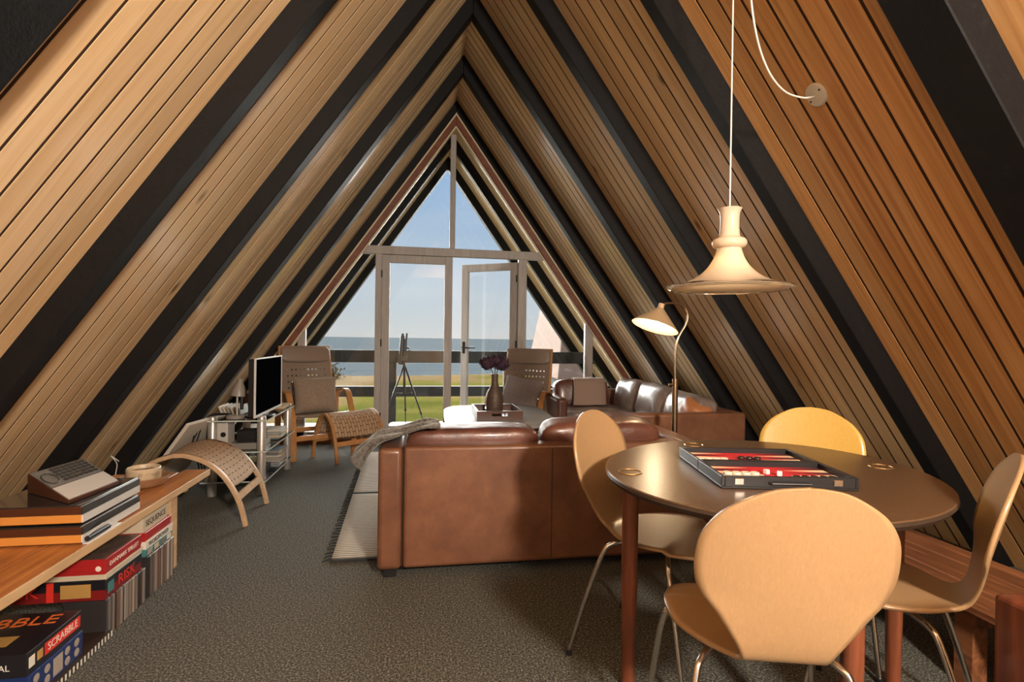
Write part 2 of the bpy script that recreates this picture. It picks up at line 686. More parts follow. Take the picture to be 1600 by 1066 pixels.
def xin(side, z, n_=0.0):
    """x of the slope line offset n_ at height z"""
    k = KL if side < 0 else KR
    A = math.atan(k)
    z0 = ZR - n_ * math.sqrt(1 + k * k) / k
    return XR + side * k * (z0 - z)


# sloped red-brown lining and slim frame
for side, num in ((-1, 3), (1, 4)):
    d = DL if side < 0 else DR
    b_ = MB()
    slab(b_, side, 5.855, 5.99, d, d + 0.055, 0.0)
    tag(b_.build('trim_%d' % num, TRIMBR, bevel=0.003, seg=1), kind='structure')
    b_ = MB()
    slab(b_, side, 5.84, 5.90, d - 0.012, d + 0.003, 0.0)
    tag(b_.build('trim_%d' % (num + 2), TRIMLT), kind='structure')
    b_ = MB()
    slab(b_, side, YF, YT, d + 0.055, d + 0.070, 0.0)
    tag(b_.build('trim_%d' % (num + 4), TRIMLT), kind='structure')

NF = 0.165


def member(mb, x0, x1, z0, z1, y0=YF, y1=YT):
    mb.box((x0, y0, z0), (x1, y1, z1))


fr = MB()
fr.hexa([(xin(-1, ZB0, NF), YF, ZB0), (xin(1, ZB0, NF), YF, ZB0), (xin(1, ZB0, NF), YT, ZB0), (xin(-1, ZB0, NF), YT, ZB0), (xin(-1, ZB1, NF), YF, ZB1), (xin(1, ZB1, NF), YF, ZB1), (xin(1, ZB1, NF), YT, ZB1), (xin(-1, ZB1, NF), YT, ZB1)])
tag(fr.build('trim_9', FRAMEW, bevel=0.004, seg=1), kind='structure')
tn = 10
for (x0, x1, z0, z1) in ((0.303, 0.362, ZB1, 3.40), (-0.492, -0.425, 0.0, ZB0), (1.082, 1.180, 0.0, ZB0), (-1.283, -1.205, 0.0, None), (1.881, 1.974, 0.0, None), (0.330, 0.372, 0.0, ZB0)):
    mb = MB()
    if z1 is None:
        s_ = -1 if x0 < 0 else 1
        k = KL if s_ < 0 else KR
        # cut on the slope
        def ztop(x):
            return (ZR - NF * math.sqrt(1 + k * k) / k) - abs(x - XR) / k
        vs = [(x0, YF, z0), (x1, YF, z0), (x1, YT, z0), (x0, YT, z0), (x0, YF, ztop(x0)), (x1, YF, ztop(x1)), (x1, YT, ztop(x1)), (x0, YT, ztop(x0))]
        mb.hexa(vs)
    else:
        if x0 == 0.330:
            continue
        member(mb, x0, x1, z0, z1)
    tag(mb.build('trim_%d' % tn, FRAMEW, bevel=0.004, seg=1), kind='structure')
    tn += 1
for (x0, x1) in ((xin(-1, 0.1, NF), -0.492), (1.18, xin(1, 0.1, NF))):
    mb = MB()
    member(mb, x0, x1, 0.04, 0.12)
    tag(mb.build('trim_%d' % tn, FRAMEW, bevel=0.004, seg=1), kind='structure')
    tn += 1
    mb = MB()
    member(mb, x0, x1, 0.0, 0.045, 5.86, 5.98)
    tag(mb.build('trim_%d' % tn, TRIMBR, bevel=0.003, seg=1), kind='structure')
    tn += 1
# threshold
mb = MB()
member(mb, -0.49, 1.18, -0.01, 0.03, 5.88, 5.99)
tag(mb.build('trim_%d' % tn, FRAMEW, bevel=0.004, seg=1), kind='structure')

# panes
gi = 1
yg = 5.932


def pane(poly):
    global gi
    mb = MB()
    n_ = len(poly)
    vs = [(x, yg - 0.002, z) for x, z in poly] + [(x, yg + 0.002, z) for x, z in poly]
    fs = [tuple(range(n_)), tuple(range(2 * n_ - 1, n_ - 1, -1))] + [(i, (i + 1) % n_, n_ + (i + 1) % n_, n_ + i) for i in range(n_)]
    mb.add(vs, fs)
    o = mb.build('window_%d' % gi, GLASSM)
    gi += 1
    tag(o, kind='structure')


zt = ZR - NF * math.sqrt(1 + KL * KL) / KL
pane([(xin(-1, ZB1, NF), ZB1), (0.303, ZB1), (0.303, zt - (XR - 0.303) / KL)])
pane([(0.362, ZB1), (xin(1, ZB1, NF), ZB1), (0.362, zt)])
pane([(xin(-1, 0.12, NF), 0.12), (-0.492, 0.12), (-0.492, ZB0), (xin(-1, ZB0, NF), ZB0)])
pane([(1.18, 0.12), (xin(1, 0.12, NF), 0.12), (xin(1, ZB0, NF), ZB0), (1.18, ZB0)])


def door(num, loc, ang, w_, h_, sgn, stile=0.085, handle=True):
    """hinge at local x=0, leaf runs to +x*sgn"""
    root = bpy.data.objects.new('door_%d' % num, None)
    COL.objects.link(root)
    root.location = loc
    root.rotation_euler = (0, 0, ang)
    tag(root, kind='structure')
    mb = MB()
    x1 = w_ * sgn
    t = 0.022

    def bx(a, c, z0, z1):
        mb.box((min(a, c), -t, z0), (max(a, c), t, z1))
    bx(0, stile * sgn, 0, h_)
    bx(x1 - stile * sgn, x1, 0, h_)
    bx(stile * sgn, x1 - stile * sgn, h_ - 0.085, h_)
    bx(stile * sgn, x1 - stile * sgn, 0, 0.16)
    mb.build('door_frame', FRAMEW, root, world=False, bevel=0.003, seg=1)
    g = MB()
    g.box((min(stile * sgn, x1 - stile * sgn), -0.002, 0.16), (max(stile * sgn, x1 - stile * sgn), 0.002, h_ - 0.085))
    g.build('pane', GLASSM, root, world=False)
    if handle:
        hm = MB()
        hx = x1 - stile * 0.5 * sgn
        for sy in (-1, 1):
            hm.cyl((hx, 0, 1.0), (hx, sy * 0.06, 1.0), 0.009)
            hm.cyl((hx, sy * 0.055, 1.0), (hx - 0.11 * sgn, sy * 0.055, 1.0), 0.009)
            hm.box((hx - 0.018, sy * 0.022 - 0.003, 0.93), (hx + 0.018, sy * 0.022 + 0.003, 1.07))
        hm.build('door_handle', mat('dark_iron', (0.03, 0.03, 0.03), 0.4, 0.8), root, world=False)
    hg = MB()
    for z_ in (0.25, 1.05, 1.8):
        hg.cyl((0, -t - 0.005, z_ - 0.04), (0, -t - 0.005, z_ + 0.04), 0.008)
    hg.build('hinge', mat('dark_iron', (0.03, 0.03, 0.03), 0.4, 0.8), root, world=False)


door(1, (-0.425, 5.93, 0.03), 0, 0.765, 2.01, 1, handle=False)
door(2, (1.082, 5.95, 0.03), -math.radians(34), 0.72, 1.985, -1)

# ------------------------------------------------------------------ outside
DECK = wood('silvered_deck_boards', (0.46, 0.42, 0.37), (0.32, 0.29, 0.25), 0.7, (1.5, 20, 20), island=0.2)
mb = MB()
y = 6.0
while y < 7.5:
    mb.box((-2.6, y, -0.075), (3.3, y + 0.115, -0.045))
    y += 0.123
o = mb.build('deck', DECK)
tag(o, kind='structure')
DARKP = speckle('dark_green_black_paint', [(0.3, (0.005, 0.007, 0.008)), (0.7, (0.015, 0.020, 0.022))], 12, 0.5, 0.1)
rl = thing('balcony_railing', 'dark painted wooden balcony railing of two wide rails beyond the glass doors', 'railing', (0.36, 7.3, -0.05))
for z0, z1 in ((0.80, 0.965), (0.34, 0.48)):
    MB().box((-2.3, 7.30, z0), (3.0, 7.345, z1)).build('rail', DARKP, rl, bevel=0.004, seg=1)
for x in (-1.6, -0.37, 1.21, 2.4):
    MB().box((x - 0.05, 7.345, -0.3), (x + 0.05, 7.44, 0.93)).build('post', DARKP, rl, bevel=0.004, seg=1)

GRASS = mat('coastal_grass', (0.2, 0.25, 0.06), 1.0, spec=0.0)
n, N, L, b = nodes(GRASS)
mp = coords(GRASS, 'Object', (0.05, 0.11, 1))
nz = noisetex(GRASS, mp.outputs[0], 1.6, 5, 0.6)
sepn = N.new('ShaderNodeSeparateXYZ')
tcn = N.new('ShaderNodeTexCoord')
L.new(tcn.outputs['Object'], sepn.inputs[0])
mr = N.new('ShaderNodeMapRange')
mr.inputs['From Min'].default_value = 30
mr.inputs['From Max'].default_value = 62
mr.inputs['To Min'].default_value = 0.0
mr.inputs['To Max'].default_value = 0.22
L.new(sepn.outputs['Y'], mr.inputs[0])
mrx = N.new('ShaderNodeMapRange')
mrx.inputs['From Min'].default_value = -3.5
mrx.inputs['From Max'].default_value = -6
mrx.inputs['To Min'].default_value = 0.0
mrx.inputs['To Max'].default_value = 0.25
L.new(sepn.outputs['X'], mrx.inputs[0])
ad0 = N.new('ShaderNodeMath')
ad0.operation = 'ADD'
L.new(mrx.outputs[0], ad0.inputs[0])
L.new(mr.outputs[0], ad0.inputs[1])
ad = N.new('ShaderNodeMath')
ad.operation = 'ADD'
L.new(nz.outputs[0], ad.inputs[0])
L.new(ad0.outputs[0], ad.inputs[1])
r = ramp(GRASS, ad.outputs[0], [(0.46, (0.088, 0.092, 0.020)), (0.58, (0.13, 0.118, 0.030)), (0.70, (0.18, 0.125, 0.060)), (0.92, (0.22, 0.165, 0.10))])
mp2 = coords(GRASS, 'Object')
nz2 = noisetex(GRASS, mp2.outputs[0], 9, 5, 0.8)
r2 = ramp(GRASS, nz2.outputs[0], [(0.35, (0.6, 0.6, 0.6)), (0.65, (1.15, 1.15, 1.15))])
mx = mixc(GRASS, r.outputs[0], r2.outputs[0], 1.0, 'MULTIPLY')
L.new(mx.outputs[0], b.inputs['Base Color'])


def gz(x, y):
    return -2.9 + 0.35 * noise.noise(Vector((x * 0.05, y * 0.08, 0))) - 1.6 * max(0, (y - 58) / 8) ** 2 + 0.5 * math.exp(-((y - 55) / 3) ** 2) * (0.4 + noise.noise(Vector((x * 0.15, 3, 0))))


gm = MB().grid(lambda a, c: (-70 + 170 * a, -10 + 76 * c, gz(-70 + 170 * a, -10 + 76 * c)), 90, 60)
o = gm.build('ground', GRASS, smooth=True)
tag(o, kind='structure')
SEA = mat('calm_sea', (0.12, 0.20, 0.25), 0.7, spec=0.0)
n, N, L, b = nodes(SEA)
mp = coords(SEA, 'Object', (0.02, 0.25, 1))
nz = noisetex(SEA, mp.outputs[0], 1.5, 6, 0.7)
r = ramp(SEA, nz.outputs[0], [(0.35, (0.062, 0.080, 0.092)), (0.7, (0.115, 0.130, 0.136))])
L.new(r.outputs[0], b.inputs['Base Color'])
bump(SEA, nz.outputs[0], 0.5, 0.4)
o = MB().add([(-6000, 50, -4.2), (6000, 50, -4.2), (6000, 9000, -4.2), (-6000, 9000, -4.2)], [(0, 1, 2, 3)]).build('sea', SEA)
tag(o, kind='structure')

# neighbouring house
nh = thing('neighbour_house', 'peach roofed wooden house with grey boarded wall standing beyond the balcony', 'house', (8, 21, -2.9))
MB().box((5.45, 19.6, -3.0), (13, 25, -0.35)).build('wall', wood('grey_boarding', (0.18, 0.17, 0.15), (0.13, 0.125, 0.11), 0.8, (9, 9, 0.4)), nh)
mb = MB().hexa([(5.10, 19.3, -0.36), (13.4, 19.3, -0.36), (13.4, 25.3, -0.36), (5.10, 25.3, -0.36), (5.85, 20.7, 4.4), (12.6, 20.7, 4.4), (12.6, 24, 4.4), (5.85, 24, 4.4)])
mb.build('roof', speckle('peach_roof_tiles', [(0.3, (0.26, 0.165, 0.12)), (0.7, (0.32, 0.21, 0.16))], 3, 0.8, 0.2), nh, bevel=0.05)
BUSHM = speckle('dry_bush_leaves', [(0.3, (0.05, 0.05, 0.02)), (0.7, (0.20, 0.15, 0.06))], 9, 0.9, 0.6, 0.05)


def bush(x, y, r_, lab, seed):
    mb = MB()
    rnd = random.Random(seed)
    for _ in range(420):
        v = Vector((rnd.gauss(0, 0.5), rnd.gauss(0, 0.5), abs(rnd.gauss(0.1, 0.45)))) * r_
        a = Vector((rnd.uniform(-1, 1), rnd.uniform(-1, 1), rnd.uniform(-0.2, 1))).normalized() * 0.16 * r_
        c = a.cross(Vector((rnd.random(), rnd.random(), rnd.random()))).normalized() * 0.05 * r_
        p0 = v + Vector((x, y, gz(x, y)))
        mb.add([p0 - a, p0 + c, p0 + a, p0 - c], [(0, 1, 2, 3)])
    o = mb.build('bush', BUSHM)
    tag(o, lab, 'bush')


bush(-8.6, 52, 1.4, 'straggly dry shrub by the beach behind the armchair back', 5)

# tripod with spotting scope
TRIM = mat('tripod_grey', (0.035, 0.035, 0.04), 0.35, 0.6)
tr = thing('tripod', 'black tripod standing on the balcony behind the left glass door', 'tripod', (-0.20, 6.85, -0.045))
ap = Vector((-0.20, 6.85, 0.80))
for (x, y) in ((-0.49, 6.75), (0.10, 6.68), (-0.18, 7.16)):
    f_ = Vector((x, y, -0.045))
    lg = MB()
    dvec = (f_ - ap)
    lg.tube([ap, ap + dvec * 0.42], 0.011, 8)
    lg.tube([ap + dvec * 0.40, ap + dvec * 0.72], 0.009, 8)
    lg.tube([ap + dvec * 0.70, f_], 0.0065, 8)
    l_ = lg.build('leg', TRIM, tr, smooth=True)
    for q in (0.42, 0.72):
        MB().tube([ap + dvec * (q - 0.015), ap + dvec * (q + 0.015)], 0.015, 8).build('leg_clamp', PLASTB, l_)
MB().tube([ap + Vector((0, 0, -0.4)), ap + Vector((0, 0, 0.06))], 0.012, 10).build('centre_column', TRIM, tr, smooth=True)
mb = MB()
for (x, y) in ((-0.49, 6.75), (0.10, 6.68), (-0.18, 7.16)):
    mb.tube([ap + Vector((0, 0, -0.37)), ap + (Vector((x, y, -0.045)) - ap) * 0.42], 0.004, 6)
mb.build('brace', TRIM, tr)
MB().box((-0.235, 6.82, 0.85), (-0.165, 6.88, 0.90)).cyl((-0.20, 6.85, 0.83), (-0.20, 6.85, 0.95), 0.022).build('tripod_head', PLASTB, tr, bevel=0.004)
ts = thing('spotting_scope', 'dark upright spotting scope clamped on top of the balcony tripod', 'telescope', (-0.21, 6.86, 0.90))
mb = MB()
mb.tube([(-0.245, 6.86, 0.80), (-0.225, 6.86, 1.16)], [0.034, 0.026], 16)
mb.build('scope_tube', PLASTB, ts, smooth=True)
mb = MB()
mb.tube([(-0.195, 6.86, 0.90), (-0.19, 6.86, 1.12)], 0.022, 12)
mb.cyl((-0.22, 6.86, 0.95), (-0.13, 6.86, 0.98), 0.008)
mb.cyl((-0.20, 6.86, 1.03), (-0.14, 6.86, 1.00), 0.012)
mb.build('focus_arm', TRIM, ts, smooth=True)
mb = MB()
mb.tube([(-0.228, 6.86, 1.14), (-0.225, 6.86, 1.19)], 0.018, 12)
mb.tube([(-0.18, 6.86, 1.12), (-0.175, 6.86, 1.195)], 0.013, 12)
mb.build('eyepiece', PLASTB, ts, smooth=True)

# ================================================================== FURNITURE
UP = (0, 0, 1)


def Rz(a):
    return Matrix.Rotation(a, 4, 'Z')


# ------------------------------------------------------------------ round dining table
tc_ = Vector((1.13, 1.585, 0))
tb = thing('dining_table', 'round dining table with dark speckled top and red-brown legs under the backgammon case', 'table', tc_)
ang = math.atan2(0.532, 0.847)
RA, RB = 0.56, 0.495
TZ = 0.72


def ell(r_, z_, n_=96):
    o_ = []
    for i in range(n_):
        a = 2 * PI * i / n_
        x, y = (RA + r_) * math.cos(a), (RB + r_) * math.sin(a)
        o_.append(tc_ + Vector((x * math.cos(ang) - y * math.sin(ang), x * math.sin(ang) + y * math.cos(ang), z_)))
    return o_


def ellsolid(levels):
    mb = MB()
    n_ = 96
    vs = []
    for r_, z_ in levels:
        vs += ell(r_, z_, n_)
    fs = [tuple(range(n_ - 1, -1, -1))]
    for j in range(len(levels) - 1):
        for i in range(n_):
            fs.append((j * n_ + i, j * n_ + (i + 1) % n_, (j + 1) * n_ + (i + 1) % n_, (j + 1) * n_ + i))
    fs.append(tuple((len(levels) - 1) * n_ + i for i in range(n_)))
    return mb.add(vs, fs)


ellsolid([(-0.014, TZ - 0.004), (-0.002, TZ - 0.003), (-0.006, TZ)]).build('tabletop', TABLETOP, tb, smooth=True)
ellsolid([(-0.03, TZ - 0.028), (-0.008, TZ - 0.024), (0.0, TZ - 0.012), (-0.003, TZ - 0.004)]).build('table_edge', TABLEDGE, tb, smooth=True)
da, db = Vector((-0.99, 0.147, 0)) * 0.445, Vector((0.147, 0.99, 0)) * 0.445
mb = MB()
for q in range(4):
    p = [da, db, -da, -db][q] * 0.93
    p2 = [db, -da, -db, da][q] * 0.93
    mb.strip([tc_ + p + Vector((0, 0, 0.655)), tc_ + p2 + Vector((0, 0, 0.655))], UP, 0.07, 0.02)
mb.build('apron', REDWOOD, tb)
for p in (da, db, -da, -db):
    q = tc_ + p
    MB().tube([q + Vector((0, 0, 0.69)), q + Vector((0, 0, 0.35)), q], [0.027, 0.026, 0.022], 24).build('leg', REDWOOD, tb, smooth=True)
for (x, y, a) in ((0.666, 1.60, 2.2), (1.10, 1.99, 0.3), (1.56, 1.57, -1.0)):
    mb = MB()
    pts = []
    r_ = 0.036
    for i in range(17):
        th = 2 * PI * i / 16
        pts.append((x + r_ * math.cos(th), y + r_ * math.sin(th), TZ + 0.0008))
    mb.tube(pts, 0.0028, 6, caps=False)
    mb.build('inlay_ring', mat('brass_inlay', (0.45, 0.30, 0.14), 0.3, 0.9), tb)

# ------------------------------------------------------------------ shell chairs
PROF = [(0.435, 0.418, 0.0), (0.43, 0.424, 0.070), (0.41, 0.434, 0.120), (0.37, 0.443, 0.163), (0.31, 0.447, 0.192), (0.24, 0.446, 0.203), (0.17, 0.444, 0.194), (0.11, 0.443, 0.160), (0.065, 0.444, 0.118), (0.032, 0.451, 0.093),
        (0.008, 0.468, 0.090), (-0.007, 0.498, 0.103), (-0.018, 0.532, 0.123), (-0.030, 0.576, 0.152), (-0.040, 0.615, 0.184), (-0.050, 0.657, 0.198), (-0.061, 0.703, 0.199), (-0.073, 0.752, 0.189), (-0.084, 0.798, 0.158), (-0.092, 0.831, 0.112), (-0.097, 0.853, 0.062), (-0.099, 0.861, 0.0)]


def cr1(vals, t):
    n_ = len(vals) - 1
    i = min(int(t * n_), n_ - 1)
    f_ = t * n_ - i
    a = vals[max(i - 1, 0)]
    b_, c = vals[i], vals[i + 1]
    d = vals[min(i + 2, n_)]
    return 0.5 * ((2 * b_) + (c - a) * f_ + (2 * a - 5 * b_ + 4 * c - d) * f_ * f_ + (3 * b_ - a - 3 * c + d) * f_ ** 3)


def shell_fn(u, v):
    y = cr1([p[0] for p in PROF], u)
    z = cr1([p[1] for p in PROF], u)
    w_ = max(cr1([p[2] for p in PROF], u), 0.0)
    s = 2 * v - 1
    x = s * w_
    n_ = len(PROF) - 1
    yy = y
    zz = z
    e = (s * w_ / 0.22) ** 2
    if u > 0.5:
        yy += 0.030 * e * min((u - 0.5) * 6, 1)
    elif u < 0.42:
        zz += (0.010 if u > 0.2 else -0.004) * e
    return (x, yy, zz)


def make_chair(matl, label):
    t = thing('dining_chair', label, 'chair')
    sh = MB().grid(shell_fn, 84, 20).build('seat_shell', matl, t, smooth=True, solid=0.010, world=False, angle=1.2)
    for sx in (-1, 1):
        for fr_ in (0, 1):
            if fr_:
                pts = [(sx * 0.035, 0.25, 0.425), (sx * 0.13, 0.285, 0.424), (sx * 0.175, 0.305, 0.412), (sx * 0.195, 0.315, 0.375), (sx * 0.215, 0.35, 0.20), (sx * 0.235, 0.385, 0.008)]
            else:
                pts = [(sx * 0.035, 0.20, 0.425), (sx * 0.11, 0.13, 0.424), (sx * 0.15, 0.085, 0.412), (sx * 0.17, 0.060, 0.375), (sx * 0.195, 0.005, 0.20), (sx * 0.215, -0.045, 0.008)]
            lg = MB().tube(bez(pts, 8), 0.0085, 12).build('leg', CHROME, t, smooth=True, world=False)
            MB().tube([(pts[-1][0], pts[-1][1], 0.02), (pts[-1][0], pts[-1][1], 0.0)], 0.012, 10).build('rubber_foot', PLASTB, lg, world=False)
            q = pts[1]
            MB().tube([(q[0] * 0.93, q[1], 0.420), (q[0] * 0.93, q[1], 0.440)], 0.011, 10).build('spacer', PLASTW, lg, world=False)
    MB().lathe([(0.05, 0), (0.06, 0.004), (0.06, 0.010), (0.03, 0.014)], (0, 0.225, 0.418), 20).build('seat_plate', CHROME, t, world=False, smooth=True)
    return t


def place(o, waist, az):
    a = math.radians(az)
    o.rotation_euler = (0, 0, -a)
    o.location = (waist[0], waist[1], 0)


GRP = 'shell chairs around the dining table'
ch = make_chair(BEECH, 'pale beech shell chair with its back to the camera, in front of the dining table')
tag(ch, group=GRP)
place(ch, (0.77, 1.0), 15)
for waist, az, lab, mt_ in (((0.735, 1.96), 138, 'beech shell chair between the sofa back and the dining table', BEECH),
                            ((1.47, 1.195), 318, 'beech shell chair seen edge-on beside the dark wooden post', BEECH),
                            ((1.62, 1.98), 222, 'yellow beech shell chair behind the dining table, only its back rising above the top', BEECHY)):
    c = copy_tree(ch)
    c['label'] = lab
    place(c, waist, az)
    if mt_ is BEECHY:
        for k in c.children:
            if k.name.startswith('seat_shell'):
                k.data = k.data.copy()
                k.data.materials[0] = BEECHY

# wooden post-like piece in the lower right corner
pb = MB().box((1.16, 0.30, 0.0), (1.34, 0.895, 0.635))
o = pb.build('wooden_box_post', wood('dark_red_stained_wood', (0.17, 0.045, 0.02), (0.07, 0.018, 0.010), 0.35, (30, 30, 2.5), coat=0.3), bevel=0.008)
o.name = 'newel_post'
tag(o, 'dark red-brown wooden post at the lower edge beside the edge-on chair', 'post')

# low plank shelf under the right-hand eave
ls = thing('plank_bench', 'low dark plank bench under the eave behind the edge-on chair', 'bench', (2.0, 1.6, 0))
DPL = wood('dark_streaked_plank', (0.30, 0.12, 0.05), (0.07, 0.025, 0.012), 0.4, (20, 1.6, 20), island=0.25)
for i in range(3):
    x = 1.76 + i * 0.155
    MB().box((x, 0.5, 0.275), (x + 0.150, 2.35, 0.30)).build('plank', DPL, ls, bevel=0.003, seg=1)
for y in (0.6, 1.45, 2.2):
    MB().box((1.80, y, 0.0), (1.86, y + 0.06, 0.275)).box((2.12, y, 0.0), (2.18, y + 0.06, 0.275)).box((1.86, y + 0.01, 0.2), (2.12, y + 0.05, 0.275)).build('leg', DPL, ls)

# ------------------------------------------------------------------ backgammon
BX = Matrix.Translation((1.085, 1.553, TZ + 0.001)) @ Rz(math.radians(-11))
bgm = thing('backgammon_case', 'open black backgammon case lined in red felt on the dining table', 'board game', BX.translation, math.radians(-11))
CASE = mat('black_leatherette', (0.012, 0.012, 0.014), 0.38)
FELT = speckle('red_felt', [(0.3, (0.42, 0.006, 0.012)), (0.7, (0.56, 0.012, 0.022))], 200, 0.95, 0.2, 0.001)
CREAM = mat('cream_felt', (0.70, 0.55, 0.36), 0.9)
HW, HD = 0.195, 0.205
for sy, nm in ((-1, 'near'), (1, 'far')):
    y0, y1 = (-HD, -0.002) if sy < 0 else (0.002, HD)
    mb = MB()
    mb.box((-HW, y0, 0), (HW, y1, 0.006))
    mb.box((-HW, y0, 0.006), (-HW + 0.010, y1, 0.036))
    mb.box((HW - 0.010, y0, 0.006), (HW, y1, 0.036))
    mb.box((-HW + 0.010, y0, 0.006), (HW - 0.010, y0 + 0.010, 0.036))
    mb.box((-HW + 0.010, y1 - 0.010, 0.006), (HW - 0.010, y1, 0.036))
    tr_ = mb.build('tray', CASE, bgm, world=False, bevel=0.0015, seg=1)
    MB().box((-HW + 0.0105, y0 + 0.0105, 0.006), (HW - 0.0105, y1 - 0.0105, 0.0185)).build('felt', FELT, tr_, world=False)
    pm, pm2 = MB(), MB()
    yy0, yy1 = y0 + 0.0115, y1 - 0.0115
    nn_ = 6
    st = (yy1 - yy0) / nn_
    for i in range(nn_):
        for sx in (-1, 1):
            a = sx * (HW - 0.012)
            tip = sx * 0.045
            tgt = pm if (i + (sx > 0)) % 2 else pm2
            tgt.add([(a, yy0 + i * st, 0.0189), (a, yy0 + (i + 1) * st, 0.0189), (tip, yy0 + (i + 0.5) * st, 0.0189)], [(0, 1, 2)])
    pm.build('points', CREAM, tr_, world=False)
    pm2.build('points', mat('dark_felt', (0.05, 0.01, 0.012), 0.9), tr_, world=False)
GOLD = mat('steel_latch', (0.6, 0.55, 0.5), 0.25, 1.0)
for x in (-0.145, 0.135):
    MB().box((x - 0.013, -HD - 0.003, 0.012), (x + 0.013, -HD - 0.0003, 0.030)).build('latch', GOLD, bgm, world=False, bevel=0.001, seg=1)
hp = MB().tube([(-0.06, -HD - 0.001, 0.018), (-0.055, -HD - 0.010, 0.018), (0.055, -HD - 0.010, 0.018), (0.06, -HD - 0.001, 0.018)], 0.0035, 8)
hp.build('carry_handle', CASE, bgm, world=False)
CHW = mat('ivory_checker', (0.74, 0.64, 0.50), 0.3, coat=0.4)
CHB = mat('black_checker', (0.02, 0.012, 0.012), 0.25, coat=0.4)


CN = {}
LV = ['bottom layer']


def chk(proto, x, y, z, matl, lab, grp):
    v = BX @ Vector((x, y, z))
    if proto[0] is None:
        o = MB().lathe([(0.004, 0), (0.0115, 0), (0.0125, 0.0015), (0.0125, 0.0060), (0.0115, 0.0075), (0.0075, 0.0065), (0.0, 0.0065)], n=20).build('checker', matl, smooth=True)
        proto[0] = o
    else:
        o = proto[0].copy()
        COL.objects.link(o)
    o.location = v
    CN[grp] = CN.get(grp, 0) + 1
    tag(o, lab % ('first second third fourth fifth sixth seventh eighth'.split()[(CN[grp] - 1) % (4 if 'near edge' in grp else 8)]), 'game piece', grp)


pw_, pb_ = [None], [None]
WL = 'ivory checker, %s stack from the case corner by the left latch, ' + LV[0]
WL2 = 'ivory checker, %s along the second row inside the near latch'
BL = 'black checker, %s counted in the near right corner of the case'
for i in range(8):
    WL = 'ivory checker, %s stack from the case corner by the left latch, ' + ('bottom one', 'middle one')[i // 4]
    chk(pw_, -0.168 + (i % 4) * 0.0262, -HD + 0.026, 0.0192 + 0.0078 * (i // 4), CHW, WL, 'ivory checkers along the near edge')
WL = 'ivory checker, %s stack from the case corner by the left latch, top one'
for i in range(4):
    chk(pw_, -0.168 + i * 0.0262, -HD + 0.026, 0.0192 + 0.0156, CHW, WL, 'ivory checkers along the near edge')
for i in range(5):
    chk(pw_, -0.165 + i * 0.026, -HD + 0.055, 0.0192, CHW, WL2, 'ivory checkers in the second row')
for i in range(3):
    chk(pw_, 0.085 + i * 0.026, -HD + 0.026, 0.0192, CHW, 'ivory checker, %s of those lying among black ones by the right latch', 'ivory checkers near the right latch')
for i in range(3):
    chk(pb_, 0.045 + i * 0.026, -HD + 0.053, 0.0192, CHB, BL, 'black checkers in the near half')
for i in range(1):
    chk(pb_, 0.165, -HD + 0.026, 0.0192, CHB, BL, 'black checkers in the near half')
for i in range(3):
    chk(pb_, 0.125 + i * 0.0255, -HD + 0.053, 0.0192, CHB, BL, 'black checkers in the near half')
for i in range(3):
    chk(pb_, -0.015 + i * 0.0255, 0.10 - 0.004 * i, 0.0192, CHB, 'black checker, %s of three in the middle of the far tray', 'black checkers in the far half')
for i in range(4):
    chk(pw_, -0.16 + i * 0.026, 0.075, 0.0192, CHW, 'ivory checker, %s of four at the side of the far tray', 'ivory checkers in the far half')
for k, (x, y, a) in enumerate(((-0.022, -0.105, 0.3), (0.008, -0.125, 0.9))):
    v = BX @ Vector((x, y, 0.0264))
    d_ = thing('die', ('white die on the red felt, the one further from the near edge', 'white die on the red felt, the one nearer to the latches')[k], 'die', v, a)
    MB().puff((0, 0, 0), (0.0072, 0.0072, 0.0072), 9, 6).build('die_body', PLASTW, d_, smooth=True, world=False)
    mb = MB()
    for (px_, py_) in ((0, 0), (0.0035, 0.0035), (-0.0035, -0.0035)):
        mb.lathe([(0.0012, 0.0071), (0.0, 0.0074)], (px_, py_, 0), 8)
        mb.box((px_ - 0.001, -0.0074, py_ - 0.001), (px_ + 0.001, -0.0071, py_ + 0.001))
    mb.build('pips', PLASTB, d_, world=False)

# ------------------------------------------------------------------ pendant over the table
PX, PY = 1.03, 1.65
pn = thing('pendant_lamp', 'white opal glass pendant lamp with a flared rim hanging over the dining table', 'lamp', (PX, PY, 1.32))
OPAL = mat('opal_glass', (0.80, 0.72, 0.60), 0.16, coat=0.4)
n, N, L, b = nodes(OPAL)
tl = N.new('ShaderNodeBsdfTranslucent')
tl.inputs[0].default_value = (0.95, 0.82, 0.64, 1)
ms = N.new('ShaderNodeMixShader')
ms.inputs[0].default_value = 0.45
om = [x for x in N if x.type == 'OUTPUT_MATERIAL'][0]
L.new(b.outputs[0], ms.inputs[1])
L.new(tl.outputs[0], ms.inputs[2])
L.new(ms.outputs[0], om.inputs[0])
prof = [(0.192, 1.325), (0.186, 1.331), (0.160, 1.338), (0.130, 1.350), (0.100, 1.368), (0.072, 1.395), (0.052, 1.428), (0.042, 1.456), (0.040, 1.468), (0.052, 1.474), (0.057, 1.487), (0.052, 1.500), (0.038, 1.507), (0.033, 1.52), (0.031, 1.56), (0.033, 1.595), (0.040, 1.612)]
pp = [(a, z) for a, z in bez([(a, z, 0) for a, z in prof], 5) for _ in (0,)] if False else [(v.x, v.y) for v in bez([(a, z, 0) for a, z in prof], 4)]
inner = [(max(a - 0.004, 0.002), z - 0.003) for a, z in pp][::-1]
pp = [(a, 1.33 + (z - 1.33) * 0.935) for a, z in pp]
inner = [(a, 1.33 + (z - 1.33) * 0.935) for a, z in inner]
